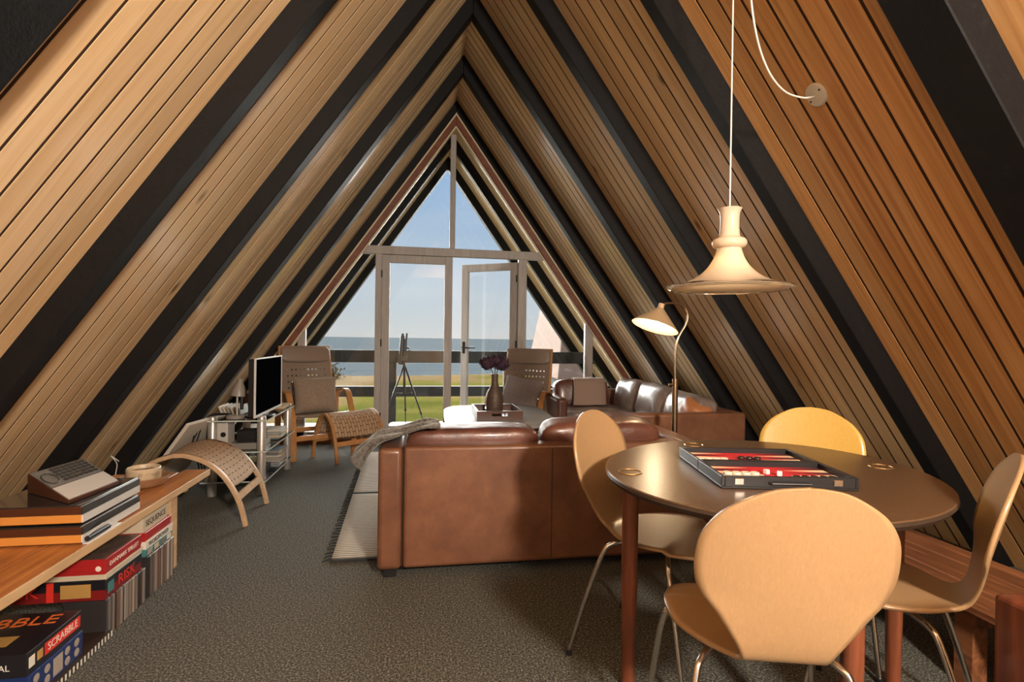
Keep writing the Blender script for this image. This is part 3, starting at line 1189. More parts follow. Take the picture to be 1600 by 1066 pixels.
MB().lathe(pp + inner, (PX, PY, 0), 64, closed=True).build('lamp_shade', OPAL, pn, smooth=True, angle=1.2)
CLR = mat('clear_glass_rim', (0.9, 0.88, 0.85), 0.05, trans=1.0)
MB().lathe([(0.190, 1.318), (0.203, 1.324), (0.205, 1.329), (0.190, 1.333), (0.176, 1.336), (0.176, 1.331)], (PX, PY, 0), 64, closed=True).build('clear_rim', CLR, pn, smooth=True)
BULB = mat('lit_bulb', (1, 0.9, 0.7), 0.3, emit=(1.0, 0.78, 0.48), estr=9)
MB().lathe([(0.0, 1.352), (0.016, 1.356), (0.026, 1.370), (0.027, 1.385), (0.018, 1.405), (0.012, 1.42)], (PX, PY, 0), 24).build('bulb', BULB, pn, smooth=True)
MB().cyl((PX, PY, 1.42), (PX, PY, 1.60), 0.013).build('socket', PLASTW, pn)
hookz = ZR - (PX - XR) / KR - 0.01
MB().tube([(PX, PY, 1.58), (PX, PY, hookz - 0.02)], 0.0026, 8).build('cord', PLASTW, pn)
ros = Vector((1.530, 1.863, 2.124))
sw = bez([(PX, PY, hookz - 0.03), (1.09, 1.68, 2.60), (1.125, 1.70, 2.436), (1.144, 1.72, 2.361), (1.175, 1.74, 2.273), (1.223, 1.77, 2.202), (1.287, 1.80, 2.141), (1.37, 1.83, 2.104), (1.46, 1.85, 2.100), tuple(ros + Vector((-0.01, 0, -0.008)))], 8)
MB().tube(sw, 0.0034, 8).build('swag_cord', PLASTW, pn, smooth=True)
A_ = math.atan(KR)
nin = Vector((-math.cos(A_), 0, -math.sin(A_)))
rot = nin.to_track_quat('Z', 'Y').to_matrix().to_4x4()
MB().lathe([(0.048, 0.0), (0.048, 0.004), (0.042, 0.009), (0.0, 0.010)], n=36, M=Matrix.Translation(ros) @ rot).build('ceiling_rose', PLASTW, pn, smooth=True)
mb = MB()
for s_ in (-1, 1):
    mb.lathe([(0.004, 0.008), (0.004, 0.0108), (0.0, 0.0108)], (s_ * 0.030, s_ * 0.012, 0), 10, M=Matrix.Translation(ros) @ rot)
mb.build('screw', PLASTB, pn)
MB().cyl((PX, PY, hookz - 0.04), (PX, PY, hookz + 0.02), 0.004).build('hook', CHROME, pn)
lamp('pendant_light', 'POINT', (PX, PY, 1.375), 17, (1.0, 0.74, 0.44), shadow_soft_size=0.028)

# ------------------------------------------------------------------ floor lamp between the sofas
FX, FY = 1.63, 3.2
flp = thing('floor_lamp', 'brass gooseneck floor lamp with a lit cone shade standing between the sofas', 'lamp', (FX, FY, 0))
BRASS = mat('dull_brass', (0.46, 0.34, 0.22), 0.28, 1.0)
BRASS2 = mat('cream_lamp_shade', (0.72, 0.52, 0.30), 0.40, 0.15, coat=0.2)
MB().lathe([(0.13, 0.0), (0.13, 0.008), (0.12, 0.018), (0.02, 0.026), (0.0, 0.026)], (FX, FY, 0), 40).build('base', BRASS, flp, smooth=True)
MB().tube([(FX, FY, 0.02), (FX, FY, 0.90)], 0.0192, 14).build('pole', BRASS, flp, smooth=True)
MB().tube([(FX, FY, 0.80), (FX, FY, 0.90)], 0.018, 14).build('joint', BRASS, flp, smooth=True)
MB().cyl((FX - 0.045, FY, 0.86), (FX, FY, 0.86), 0.008).build('knob', BRASS, flp)
gn = bez([(FX, FY, 0.88), (FX - 0.002, FY, 1.05), (FX + 0.015, FY - 0.005, 1.16), (FX + 0.062, FY - 0.01, 1.25), (FX + 0.075, FY - 0.01, 1.31), (FX + 0.05, FY - 0.01, 1.365), (FX - 0.01, FY - 0.01, 1.385), (FX - 0.07, FY - 0.01, 1.384), (FX - 0.108, FY - 0.01, 1.368)], 7)
MB().tube(gn, 0.0075, 12).build('gooseneck', BRASS, flp, smooth=True)
apx = Vector((FX - 0.113, FY - 0.01, 1.352))
axis = Vector((-0.36, -0.10, -1)).normalized()
Mq = Matrix.Translation(apx) @ axis.to_track_quat('Z', 'Y').to_matrix().to_4x4()
cone = [(0.018, -0.03), (0.020, 0.0), (0.032, 0.012), (0.150, 0.128), (0.148, 0.130), (0.030, 0.016)]
MB().lathe(cone, n=48, M=Mq, closed=False).build('lamp_shade', BRASS2, flp, smooth=True)
MB().lathe([(0.0, 0.10), (0.018, 0.095), (0.026, 0.078), (0.020, 0.05), (0.012, 0.03), (0.0, 0.03)], n=24, M=Mq).build('bulb', BULB, flp, smooth=True)
v = Mq @ Vector((0, 0, 0.12))
lamp('floor_lamp_light', 'POINT', v, 6, (1.0, 0.78, 0.5), shadow_soft_size=0.02)

# ------------------------------------------------------------------ near sofa
SEAM = mat('leather_seam', (0.035, 0.014, 0.008), 0.6)
sf = thing('sofa', 'tan leather two-seat sofa seen from behind with a grey throw over its left arm', 'sofa', (0.63, 2.95, 0))
SZ = 0.622


def rbox(a, b_, name, matl, parent, bev=0.018, seg=3):
    return MB().box(a, b_).build(name, matl, parent, bevel=bev, seg=seg, smooth=True)


rbox((-0.072, 2.545, 0.045), (1.335, 2.665, SZ), 'back_frame', LEATHER, sf)
rbox((-0.188, 2.535, 0.045), (-0.076, 3.36, SZ - 0.004), 'armrest', LEATHER, sf, 0.022)
rbox((1.339, 2.535, 0.045), (1.455, 3.36, SZ), 'armrest', LEATHER, sf, 0.022)
rbox((-0.072, 2.66, 0.09), (1.335, 3.33, 0.27), 'seat_base', LEATHER, sf)
MB().box((0.649, 2.5435, 0.06), (0.653, 2.546, SZ - 0.02)).build('seam', SEAM, sf)
MB().box((-0.0755, 2.5425, 0.05), (-0.0725, 2.60, SZ - 0.01)).build('seam', SEAM, sf)
for x0, x1 in ((-0.065, 0.63), (0.635, 1.33)):
    MB().puff(((x0 + x1) / 2, 3.02, 0.355), ((x1 - x0) / 2, 0.335, 0.085), 6, 10, 0.12, lump=0.004).build('seat_cushion', GREYL, sf, smooth=True)
T = Matrix.Rotation(math.radians(8), 4, 'X')
MB().puff((0.272, 2.71, 0.545), (0.335, 0.085, 0.155), 6, 12, 0.10, M=T, lump=0.005).build('back_cushion', CUSHL, sf, smooth=True)
MB().puff((0.945, 2.715, 0.565), (0.325, 0.095, 0.160), 5, 12, 0.12, M=T, seed=4, lump=0.006).build('back_cushion', CUSHL, sf, smooth=True)
MB().puff((1.17, 2.91, 0.575), (0.105, 0.20, 0.135), 5, 12, 0.08, seed=9, lump=0.006).build('side_cushion', CUSHL, sf, smooth=True)
for x in (-0.13, 1.39):
    for y in (2.60, 3.28):
        MB().box((x - 0.03, y - 0.03, 0), (x + 0.03, y + 0.03, 0.05)).build('foot', PLASTB, sf)

# throw over the left arm
BLK = mat('grey_knit_blanket', (0.17, 0.155, 0.13), 0.95, sheen=0.4)
n, N, L, b = nodes(BLK)
mp = coords(BLK, 'Object', (40, 5, 40))
nz = noisetex(BLK, mp.outputs[0], 2, 4, 0.6)
r = ramp(BLK, nz.outputs[0], [(0.35, (0.04, 0.038, 0.032)), (0.65, (0.15, 0.14, 0.12))])
L.new(r.outputs[0], b.inputs['Base Color'])
bump(BLK, nz.outputs[0], 0.7, 0.01)
cs = bez([(0.10, 0, 0.706), (0.03, 0, 0.700), (-0.05, 0, 0.676), (-0.12, 0, 0.658), (-0.19, 0, 0.640), (-0.225, 0, 0.612), (-0.245, 0, 0.58), (-0.26, 0, 0.55)], 6)


def blk(u, v):
    q = cs[min(int(u * (len(cs) - 1) + 0.5), len(cs) - 1)]
    y = 2.555 + 0.46 * v
    fold = 0.011 * math.sin(v * 17 + u * 5.0) + 0.012 * noise.noise(Vector((u * 4, v * 9, 1)))
    hang = max(0, u - 0.55)
    ln = 0.06 * noise.noise(Vector((v * 5, 2, 0)))
    drop = 0.045 * v * v * (1 - u) + hang * (0.16 * max(0, 0.5 - v) + 0.04 * math.sin(v * 7))
    return (q.x - hang * (0.20 * max(0, 1 - abs(v - 0.35) * 2) + fold * 1.5), y + 0.03 * u * math.sin(v * 9) - 0.10 * hang * (v - 0.2), q.z + fold * (1 - hang) + hang * ln - drop + 0.012)


bo = MB().grid(blk, 46, 64).build('blanket', BLK, smooth=True, solid=0.012, solid_off=1.0, angle=3)
tag(bo, 'grey knitted blanket draped over the left arm of the near sofa', 'blanket')

# ------------------------------------------------------------------ corner sofa by the right slope
cf = thing('corner_sofa', 'brown leather corner sofa with worn grey cushions along the right slope', 'sofa', (1.95, 4.6, 0))
rbox((1.475, 3.56, 0.045), (2.385, 3.67, 0.618), 'armrest', LEATHER, cf, 0.022)
rbox((2.27, 3.67, 0.045), (2.385, 5.68, 0.618), 'back_frame', LEATHER, cf)
rbox((1.36, 5.58, 0.045), (2.385, 5.70, 0.600), 'back_frame', LEATHER, cf)
rbox((1.305, 4.93, 0.045), (1.41, 5.70, 0.575), 'armrest', CUSHL, cf, 0.03)
rbox((1.48, 3.68, 0.09), (2.27, 5.58, 0.28), 'seat_base', LEATHER, cf)
for y0, y1 in ((3.69, 4.32), (4.33, 4.95)):
    MB().puff((1.86, (y0 + y1) / 2, 0.365), (0.385, (y1 - y0) / 2, 0.085), 6, 10, 0.12, lump=0.006, seed=int(y0 * 10)).build('seat_cushion', GREYL, cf, smooth=True)
MB().puff((1.83, 5.27, 0.365), (0.42, 0.31, 0.085), 6, 10, 0.12, lump=0.006, seed=3).build('seat_cushion', GREYL, cf, smooth=True)
Tb = Matrix.Rotation(math.radians(-14), 4, 'Y').inverted()
for (y0, y1, zc, xx, sd, hz) in ((3.70, 4.28, 0.560, 2.15, 2, 0.165), (4.29, 4.86, 0.575, 2.15, 5, 0.175), (4.87, 5.42, 0.575, 2.15, 8, 0.175)):
    Ty = Matrix.Rotation(math.radians(14), 4, 'Y')
    MB().puff((xx, (y0 + y1) / 2, zc), (0.10, (y1 - y0) / 2 - 0.004, hz), 4.5, 12, 0.28, M=Ty, lump=0.012, seed=sd).build('back_cushion', GREYL, cf, smooth=True)
MB().puff((1.70, 5.47, 0.565), (0.30, 0.09, 0.155), 5, 12, 0.2, M=Matrix.Rotation(math.radians(-10), 4, 'X'), lump=0.008, seed=12).build('back_cushion', CUSHL, cf, smooth=True)
for x, y in ((1.52, 3.60), (2.33, 3.60), (1.36, 5.0), (1.36, 5.62), (2.33, 5.62)):
    MB().box((x - 0.03, y - 0.03, 0), (x + 0.03, y + 0.03, 0.05)).build('foot', PLASTB, cf)
pc = MB().puff((2.12, 3.80, 0.60), (0.09, 0.12, 0.09), 3.5, 10, 0.2, M=Matrix.Rotation(0.5, 4, 'X'), lump=0.01, seed=21).build('small_cushion', mat('orange_brown_leather', (0.38, 0.15, 0.06), 0.4, coat=0.2), smooth=True)
tag(pc, 'small orange-brown leather cushion at the near end of the corner sofa', 'cushion')

TAUPE = mat('taupe_wool', (0.30, 0.21, 0.17), 0.95, sheen=0.3)


def tw(u, v):
    x = 1.60 + 0.33 * v + (-0.07 + 0.04 * v) * max(0, u - 0.3)
    prof_ = bez([(0, 5.60, 0.640), (0, 5.53, 0.705), (0, 5.46, 0.728), (0, 5.38, 0.71), (0, 5.335, 0.62), (0, 5.30, 0.50), (0, 5.275, 0.462)], 6)
    q = prof_[min(int(u * (len(prof_) - 1) + 0.5), len(prof_) - 1)]
    f_ = 0.006 * noise.noise(Vector((u * 4, v * 5, 3)))
    return (x, q.y - 0.028 + f_, q.z + 0.008 + f_)


to = MB().grid(tw, 36, 16).build('folded_throw', TAUPE, smooth=True, solid=0.012, angle=3)
tag(to, 'taupe wool throw hanging over the far back cushion of the corner sofa', 'blanket')

# ------------------------------------------------------------------ rugs
RUG = mat('cream_ribbed_rug', (0.55, 0.50, 0.42), 0.95)
n, N, L, b = nodes(RUG)
mp = coords(RUG, 'Object')
wv = N.new('ShaderNodeTexWave')
wv.bands_direction = 'Y'
wv.inputs['Scale'].default_value = 13
wv.inputs['Distortion'].default_value = 0.6
L.new(mp.outputs[0], wv.inputs['Vector'])
r = ramp(RUG, wv.outputs['Fac'], [(0.15, (0.20, 0.17, 0.14)), (0.55, (0.64, 0.58, 0.50))])
L.new(r.outputs[0], b.inputs['Base Color'])
bump(RUG, wv.outputs['Fac'], 0.6, 0.01)
DKF = mat('black_wool_fringe', (0.02, 0.02, 0.02), 0.95)


def make_rug(name, x0, x1, y0, y1, lab, z=0.0, skew=-0.03):
    r_ = thing(name, lab, 'rug', ((x0 + x1) / 2, (y0 + y1) / 2, 0))

    def f_(u, v):
        x, y = x0 + (x1 - x0) * u, y0 + (y1 - y0) * v
        return (x + skew * (y - y0), y, z + 0.011 + 0.002 * noise.noise(Vector((x * 3, y * 3, 0))))
    MB().grid(f_, 30, 30).build('pile', RUG, r_, smooth=True, solid=0.010, solid_off=-1)
    mb = MB()
    mb.hexa([(x0, y0 - 0.008, z + 0.001), (x1, y0 - 0.008, z + 0.001), (x1, y0 + 0.012, z + 0.001), (x0, y0 + 0.012, z + 0.001), (x0, y0 - 0.008, z + 0.014), (x1, y0 - 0.008, z + 0.014), (x1, y0 + 0.012, z + 0.014), (x0, y0 + 0.012, z + 0.014)])
    mb.build('border', DKF, r_)
    rnd = random.Random(4)
    mb = MB()
    y = y0 + 0.02
    while y < y1:
        xs = x0 + skew * (y - y0)
        mb.tube([(xs, y, z + 0.008), (xs - 0.02, y + rnd.uniform(-0.008, 0.008), z + 0.008), (xs - 0.045, y + rnd.uniform(-0.02, 0.02), z + 0.003)], [0.004, 0.0045, 0.002], 5)
        y += 0.045
    o = mb.build('fringe', DKF, r_)
    o['kind'] = 'stuff'
    return r_


make_rug('woven_rug', -0.43, 1.25, 2.775, 3.93, 'cream ribbed rug with black fringe beside the near sofa')
make_rug('woven_rug', -0.465, 1.25, 3.95, 5.35, 'cream ribbed rug under the coffee table, laid end to end with the fringed one')

# ------------------------------------------------------------------ coffee table
ct = thing('coffee_table', 'pale grey square coffee table with rounded corners between the sofas', 'coffee table', (0.65, 4.45, 0))
CTM = speckle('pale_stone_top', [(0.3, (0.18, 0.18, 0.185)), (0.7, (0.25, 0.25, 0.25))], 5, 0.38, 0.03)
mb = MB()
vs = []
nq = 64
for dz, sh in ((-0.035, -0.02), (-0.022, 0), (-0.008, 0), (0, -0.012)):
    for i in range(nq):
        a = 2 * PI * i / nq
        c_, s_ = math.cos(a), math.sin(a)
        p_ = 2 / 5.0
        x = math.copysign(abs(c_) ** p_, c_) * (0.455 + sh)
        y = math.copysign(abs(s_) ** p_, s_) * (0.61 + sh)
        vs.append((0.655 + x + 0.03 * y, 4.46 + y, 0.50 + dz))
fs = [tuple(range(nq - 1, -1, -1))] + [(j * nq + i, j * nq + (i + 1) % nq, (j + 1) * nq + (i + 1) % nq, (j + 1) * nq + i) for j in range(3) for i in range(nq)] + [tuple(3 * nq + i for i in range(nq))]
mb.add(vs, fs).build('tabletop', CTM, ct, smooth=True)
MB().box((0.28, 3.98, 0.41), (1.02, 5.02, 0.465)).build('apron', REDWOOD, ct, bevel=0.01)
for x in (0.31, 0.98):
    for y in (4.02, 4.98):
        MB().tube([(x, y, 0.465), (x, y, 0.012)], [0.026, 0.02], 16).build('leg', REDWOOD, ct, smooth=True)
ty = thing('serving_tray', 'dark brown wooden tray with cut-out handles on the coffee table', 'tray', (0.62, 4.33, 0.5))
WAL = wood('dark_walnut', (0.12, 0.05, 0.03), (0.06, 0.022, 0.014), 0.35, (2, 20, 20), coat=0.2)
X0, X1, Y0_, Y1_ = 0.44, 0.805, 4.10, 4.56
MB().box((X0, Y0_, 0.501), (X1, Y1_, 0.511)).build('tray_bottom', WAL, ty)
for y in (Y0_, Y1_ - 0.014):
    mb = MB()
    xm = (X0 + X1) / 2
    mb.box((X0, y, 0.511), (X1, y + 0.014, 0.533)).box((X0, y, 0.556), (X1, y + 0.014, 0.574)).box((X0, y, 0.533), (xm - 0.065, y + 0.014, 0.556)).box((xm + 0.065, y, 0.533), (X1, y + 0.014, 0.556))
    mb.build('tray_side', WAL, ty)
for x in (X0, X1 - 0.014):
    MB().box((x, Y0_ + 0.014, 0.511), (x + 0.014, Y1_ - 0.014, 0.574)).build('tray_side', WAL, ty)
vz = MB().lathe([(0.045, 0), (0.062, 0.004), (0.070, 0.05), (0.074, 0.11), (0.066, 0.17), (0.042, 0.222), (0.030, 0.25), (0.027, 0.30), (0.031, 0.335), (0.026, 0.335), (0.022, 0.30), (0.025, 0.25), (0.0, 0.20)], (0.615, 4.38, 0.5115), 40)
vo = vz.build('vase', speckle('ribbed_brown_ceramic', [(0.3, (0.06, 0.038, 0.026)), (0.7, (0.11, 0.07, 0.05))], 25, 0.45, 0.3, stretch=(0.3, 0.3, 3)), smooth=True)
tag(vo, 'tall brown bottle-shaped vase standing in the wooden tray', 'vase')
FLM = speckle('dark_purple_petals', [(0.3, (0.012, 0.006, 0.012)), (0.7, (0.075, 0.03, 0.06))], 40, 0.8, 0.4, 0.01)
STM = mat('dark_stem', (0.03, 0.04, 0.02), 0.7)
for k, (dx, dy, dz, rr) in enumerate(((-0.062, 0.0, 0.425, 0.070), (0.055, 0.02, 0.42, 0.074), (0.0, -0.03, 0.455, 0.060))):
    c0 = Vector((0.615 + dx, 4.38 + dy, 0.5115 + dz))
    fl_ = thing('hydrangea_stem', ('dark dried flower head leaning left in the vase', 'dark dried flower head leaning right in the vase', 'dark dried flower head in the middle of the vase')[k], 'flower', (0.615, 4.38, 0.75))
    MB().tube([(0.615 + dx * 0.1, 4.38, 0.74), (0.615 + dx * 0.3, 4.38 + dy * 0.3, 0.86), tuple(c0)], 0.0035, 6).build('stem', STM, fl_)
    mb = MB()
    rnd = random.Random(k)
    for _ in range(230):
        d = Vector((rnd.gauss(0, 1), rnd.gauss(0, 1), rnd.gauss(0, 1))).normalized()
        p = c0 + Vector((d.x, d.y, d.z * 0.78)) * rr * rnd.uniform(0.75, 1.05)
        a = d.cross(Vector((rnd.random(), rnd.random(), rnd.random() - 0.5))).normalized() * 0.013
        b_ = (a.cross(d).normalized() + d * rnd.uniform(-0.5, 0.5)) * 0.012
        mb.add([p - a, p - b_, p + a, p + b_], [(0, 1, 2, 3)])
    mb.puff(c0, (rr * 0.8, rr * 0.8, rr * 0.62), 2.2, 6)
    mb.build('petals', FLM, fl_)
gl = thing('glass_tealight', 'small clear glass tealight holder at the front edge of the tray', 'candle holder', (0.72, 4.20, 0.512))
MB().lathe([(0.028, 0), (0.032, 0.004), (0.034, 0.045), (0.030, 0.045), (0.028, 0.008), (0.0, 0.008)], (0.70, 4.17, 0.512), 24).build('cup', mat('clear_glass_cup', (0.95, 0.97, 0.97), 0.04, trans=1.0), gl, smooth=True)

# ------------------------------------------------------------------ lounge chairs
LEAF = mat('taupe_leather', (0.22, 0.165, 0.13), 0.45, coat=0.15)


def make_lounge(label, gold, fabric):
    t = thing('lounge_chair', label, 'armchair')
    for sx in (-1, 1):
        x = sx * 0.285
        pts = bez([(x, 0.27, 0.0), (x, 0.265, 0.18), (x, 0.255, 0.34), (x, 0.19, 0.47), (x, 0.13, 0.57), (x, 0.07, 0.61), (x, -0.02, 0.605), (x, -0.14, 0.58), (x, -0.22, 0.50)], 6)
        MB().strip(pts, (1, 0, 0), 0.055, 0.022).build('armrest_frame', gold, t, world=False, bevel=0.004, seg=1)
        MB().strip(bez([(x, -0.20, 0.52), (x, -0.21, 0.30), (x, -0.25, 0.0)], 6), (1, 0, 0), 0.055, 0.022).build('leg', gold, t, world=False, bevel=0.004, seg=1)
        MB().strip(bez([(x * 0.88, 0.25, 0.40), (x * 0.88, 0.05, 0.355), (x * 0.88, -0.13, 0.34), (x * 0.88, -0.20, 0.45), (x * 0.88, -0.27, 0.75), (x * 0.86, -0.33, 1.03)], 6), (1, 0, 0), 0.024, 0.03).build('side_rail', gold, t, world=False, bevel=0.003, seg=1)
    for (y, z) in ((0.255, 0.20), (-0.23, 0.20)):
        MB().box((-0.285, y - 0.011, z - 0.022), (0.285, y + 0.011, z + 0.022)).build('stretcher', gold, t, world=False)
    # seat sling
    sp = bez([(0, 0.27, 0.405), (0, 0.22, 0.408), (0, 0.05, 0.375), (0, -0.10, 0.36)], 8)
    MB().grid(lambda u, v: ((v - 0.5) * 0.50, sp[int(u * (len(sp) - 1) + 0.5)].y, sp[int(u * (len(sp) - 1) + 0.5)].z - 0.012 * (1 - (2 * v - 1) ** 2)), 24, 10).build('seat', fabric, t, world=False, smooth=True, solid=0.022)
    bp = bez([(0, -0.12, 0.36), (0, -0.17, 0.45), (0, -0.24, 0.72), (0, -0.315, 1.03)], 20)
    nb, mv = len(bp) - 1, 36

    def holes(i, j):
        return i % 4 == 1 and j % 3 == 1 and 0.38 < i / nb < 0.80 and 3 < j < mv - 3

    def bf(u, v):
        q = bp[int(u * nb + 0.5)]
        return ((v - 0.5) * 0.49, q.y - 0.02 * (1 - (2 * v - 1) ** 2) * 0.6, q.z)
    MB().grid(bf, nb, mv, skip=holes).build('backrest', fabric, t, world=False, solid=0.006)
    MB().puff((0, -0.285, 0.955), (0.245, 0.028, 0.085), 5, 10, 0.25, M=Matrix.Rotation(math.radians(14), 4, 'X'), lump=0.004).build('headrest', fabric, t, world=False, smooth=True)
    MB().box((-0.255, -0.345, 1.015), (0.255, -0.32, 1.04)).build('top_rail', gold, t, world=False, bevel=0.004, seg=1)
    return t


lc = make_lounge('bentwood lounge chair with perforated taupe leather back beside the television', BENTW, LEAF)
tag(lc, group='bentwood lounge chairs by the glass doors')
lc.location = (-1.01, 5.43, 0)
lc.rotation_euler = (0, 0, -math.atan2(0.5, -0.87))
l2 = copy_tree(lc)
l2['label'] = 'bentwood lounge chair with perforated taupe leather back behind the coffee table, beside the corner sofa'
l2.location = (1.01, 5.36, 0)
l2.rotation_euler = (0, 0, -math.atan2(-0.50, -0.87))


def pillow(name, lab, loc, rot, hw, hh, th, matl, seed):
    def f_(sg):
        def g(u, v):
            a, c = 2 * u - 1, 2 * v - 1
            t_ = th * (max(0, 1 - abs(a) ** 3.2) ** 0.55) * (max(0, 1 - abs(c) ** 3.2) ** 0.55)
            pin = 1 - 0.07 * (1 - a * a) if abs(c) > 0 else 1
            x = a * hw * (1 - 0.07 * (1 - c * c) * abs(a))
            y = c * hh * (1 - 0.07 * (1 - a * a) * abs(c))
            return (x, y, sg * t_ + 0.008 * noise.noise(Vector((a * 2.5, c * 2.5, seed))) * (1 - abs(a)) + 0.004 * noise.noise(Vector((a * 7, c * 7, seed))))
        return g
    mb = MB().grid(f_(1), 22, 22).grid(f_(-1), 22, 22)
    o = mb.build(name, matl, smooth=True, angle=2.5)
    o.location = loc
    o.rotation_euler = rot
    tag(o, lab, 'cushion')
    return o


LINEN = speckle('taupe_linen', [(0.3, (0.22, 0.165, 0.125)), (0.7, (0.31, 0.24, 0.185))], 60, 0.9, 0.25, 0.002)
LINEN2 = speckle('mauve_grey_linen', [(0.3, (0.22, 0.19, 0.20)), (0.7, (0.32, 0.285, 0.295))], 60, 0.9, 0.25, 0.002)
az1 = math.atan2(0.5, -0.87)
pillow('throw_pillow', 'taupe linen pillow on the lounge chair beside the television', (-0.99, 5.36, 0.575), (math.radians(76), 0, PI - az1 + math.radians(-4)), 0.205, 0.175, 0.065, LINEN, 3)
pillow('throw_pillow', 'mauve-grey linen pillow on the lounge chair behind the coffee table', (1.00, 5.23, 0.60), (math.radians(70), math.radians(9), PI + az1 + math.radians(0)), 0.20, 0.165, 0.065, LINEN2, 6)


# ------------------------------------------------------------------ woven bentwood ottomans
def weave_mat(name, c1, c2):
    mt = mat(name, c1, 0.8)
    n, N, L, b = nodes(mt)
    mp = coords(mt, 'UV')
    br = N.new('ShaderNodeTexBrick')
    br.inputs['Scale'].default_value = 1
    br.inputs['Brick Width'].default_value = 0.062
    br.inputs['Row Height'].default_value = 0.031
    br.inputs['Mortar Size'].default_value = 0.0022
    br.inputs['Mortar Smooth'].default_value = 0.3
    br.inputs['Color1'].default_value = (*c1, 1)
    br.inputs['Color2'].default_value = (*c2, 1)
    br.inputs['Mortar'].default_value = (0.035, 0.020, 0.012, 1)
    L.new(mp.outputs[0], br.inputs['Vector'])
    L.new(br.outputs['Color'], b.inputs['Base Color'])
    inv = N.new('ShaderNodeInvert')
    L.new(br.outputs['Fac'], inv.inputs['Color'])
    bump(mt, inv.outputs[0], 0.8, 0.006)
    return mt


def make_ottoman(label, frame, web, W=0.46, H=0.43, half=0.37):
    """arches run along local x, width along local y"""
    t = thing('woven_ottoman', label, 'ottoman')
    base = [(half, 0.0), (half * 0.92, 0.12), (half * 0.80, 0.22), (half * 0.62, 0.315), (half * 0.38, 0.385), (half * 0.12, 0.420), (0, 0.424)]
    arc = [(x, z * H / 0.424) for x, z in base] + [(-x, z * H / 0.424) for x, z in base[-2::-1]]
    for sy in (-1, 1):
        pts = bez([(x, sy * W / 2, z) for x, z in arc], 6)
        MB().strip(pts, (0, 1, 0), 0.030, 0.026).build('side_arch', frame, t, world=False, bevel=0.005, seg=2, smooth=True)
    for sx in (-1, 1):
        x, z = half * 0.87, 0.17 * H / 0.424
        MB().strip([(sx * x, -W / 2, z), (sx * x, W / 2, z)], (0.35 * sx, 0, -1), 0.042, 0.018).build('stretcher', frame, t, world=False)
    pts = bez([(x, 0, z) for x, z in arc[2:-2]], 8)
    k = len(pts) - 1
    cum = [0]
    for a, c in zip(pts[:-1], pts[1:]):
        cum.append(cum[-1] + (c - a).length)

    def f_(u, v):
        q = pts[int(u * k + 0.5)]
        return (q.x, (v - 0.5) * (W - 0.02), q.z + 0.012 - 0.012 * (1 - (2 * v - 1) ** 2))
    MB().grid(f_, k, 12, uvscale=(cum[-1], W)).build('woven_seat', web, t, world=False, smooth=True, solid=0.008)
    return t


WEB = weave_mat('woven_webbing', (0.50, 0.36, 0.24), (0.44, 0.30, 0.19))
ot = make_ottoman('bentwood ottoman with woven webbing at the end of the plank bench', BENTP, WEB, 0.44, 0.43, 0.372)
ot.location = (-1.385, 3.595, 0)
ot['group'] = 'woven bentwood ottomans'
o2 = make_ottoman('bentwood ottoman with woven webbing in front of the lounge chair', BENTW, weave_mat('warm_woven_webbing', (0.46, 0.31, 0.19), (0.40, 0.26, 0.15)), 0.50, 0.425, 0.215)
o2.location = (-0.655, 5.215, 0)
o2.rotation_euler = (0, 0, math.atan2(-0.78, 0.62))
o2['group'] = 'woven bentwood ottomans'

# ------------------------------------------------------------------ long plank bench on the left
BZ = 0.405
bn = thing('plank_bench', 'long pine plank bench along the left slope holding the stereo units', 'bench', (-1.35, 2.0, 0))
for (x0, x1, y1) in ((-1.255, -1.13, 3.13), (-1.405, -1.262, 3.08), (-1.56, -1.412, 3.06)):
    MB().box((x0, 0.15, BZ - 0.030), (x1, y1, BZ)).build('plank', BENCHW if x1 > -2 else BENCHE, bn, bevel=0.002, seg=1)
MB().box((-1.131, 0.15, BZ - 0.031), (-1.125, 3.132, BZ + 0.001)).build('edge_strip', BENCHE, bn, bevel=0.001, seg=1)
for y in (0.9, 2.76):
    MB().box((-1.245, y, 0.0), (-1.165, y + 0.075, BZ - 0.03)).build('leg', BENCHE, bn, bevel=0.003, seg=1)
    MB().box((-1.55, y, 0.0), (-1.48, y + 0.075, BZ - 0.03)).build('leg', BENCHE, bn, bevel=0.003, seg=1)
    MB().box((-1.48, y + 0.015, BZ - 0.10), (-1.245, y + 0.06, BZ - 0.03)).build('crossbar', BENCHE, bn, bevel=0.003, seg=1)
MB().box((-1.52, 2.98, BZ - 0.085), (-1.19, 3.02, BZ - 0.03)).build('cleat', BENCHE, bn, bevel=0.003, seg=1)

# stereo units on the bench
HBROWN = mat('dark_brown_lacquer', (0.060, 0.018, 0.008), 0.35, coat=0.3)
HORANGE = mat('amber_lacquer_band', (0.58, 0.24, 0.05), 0.35, coat=0.3)
HGLASS = mat('smoked_glass_lid', (0.018, 0.020, 0.022), 0.10, coat=0.5)
ALU = mat('brushed_aluminium', (0.66, 0.67, 0.66), 0.35, 0.15)


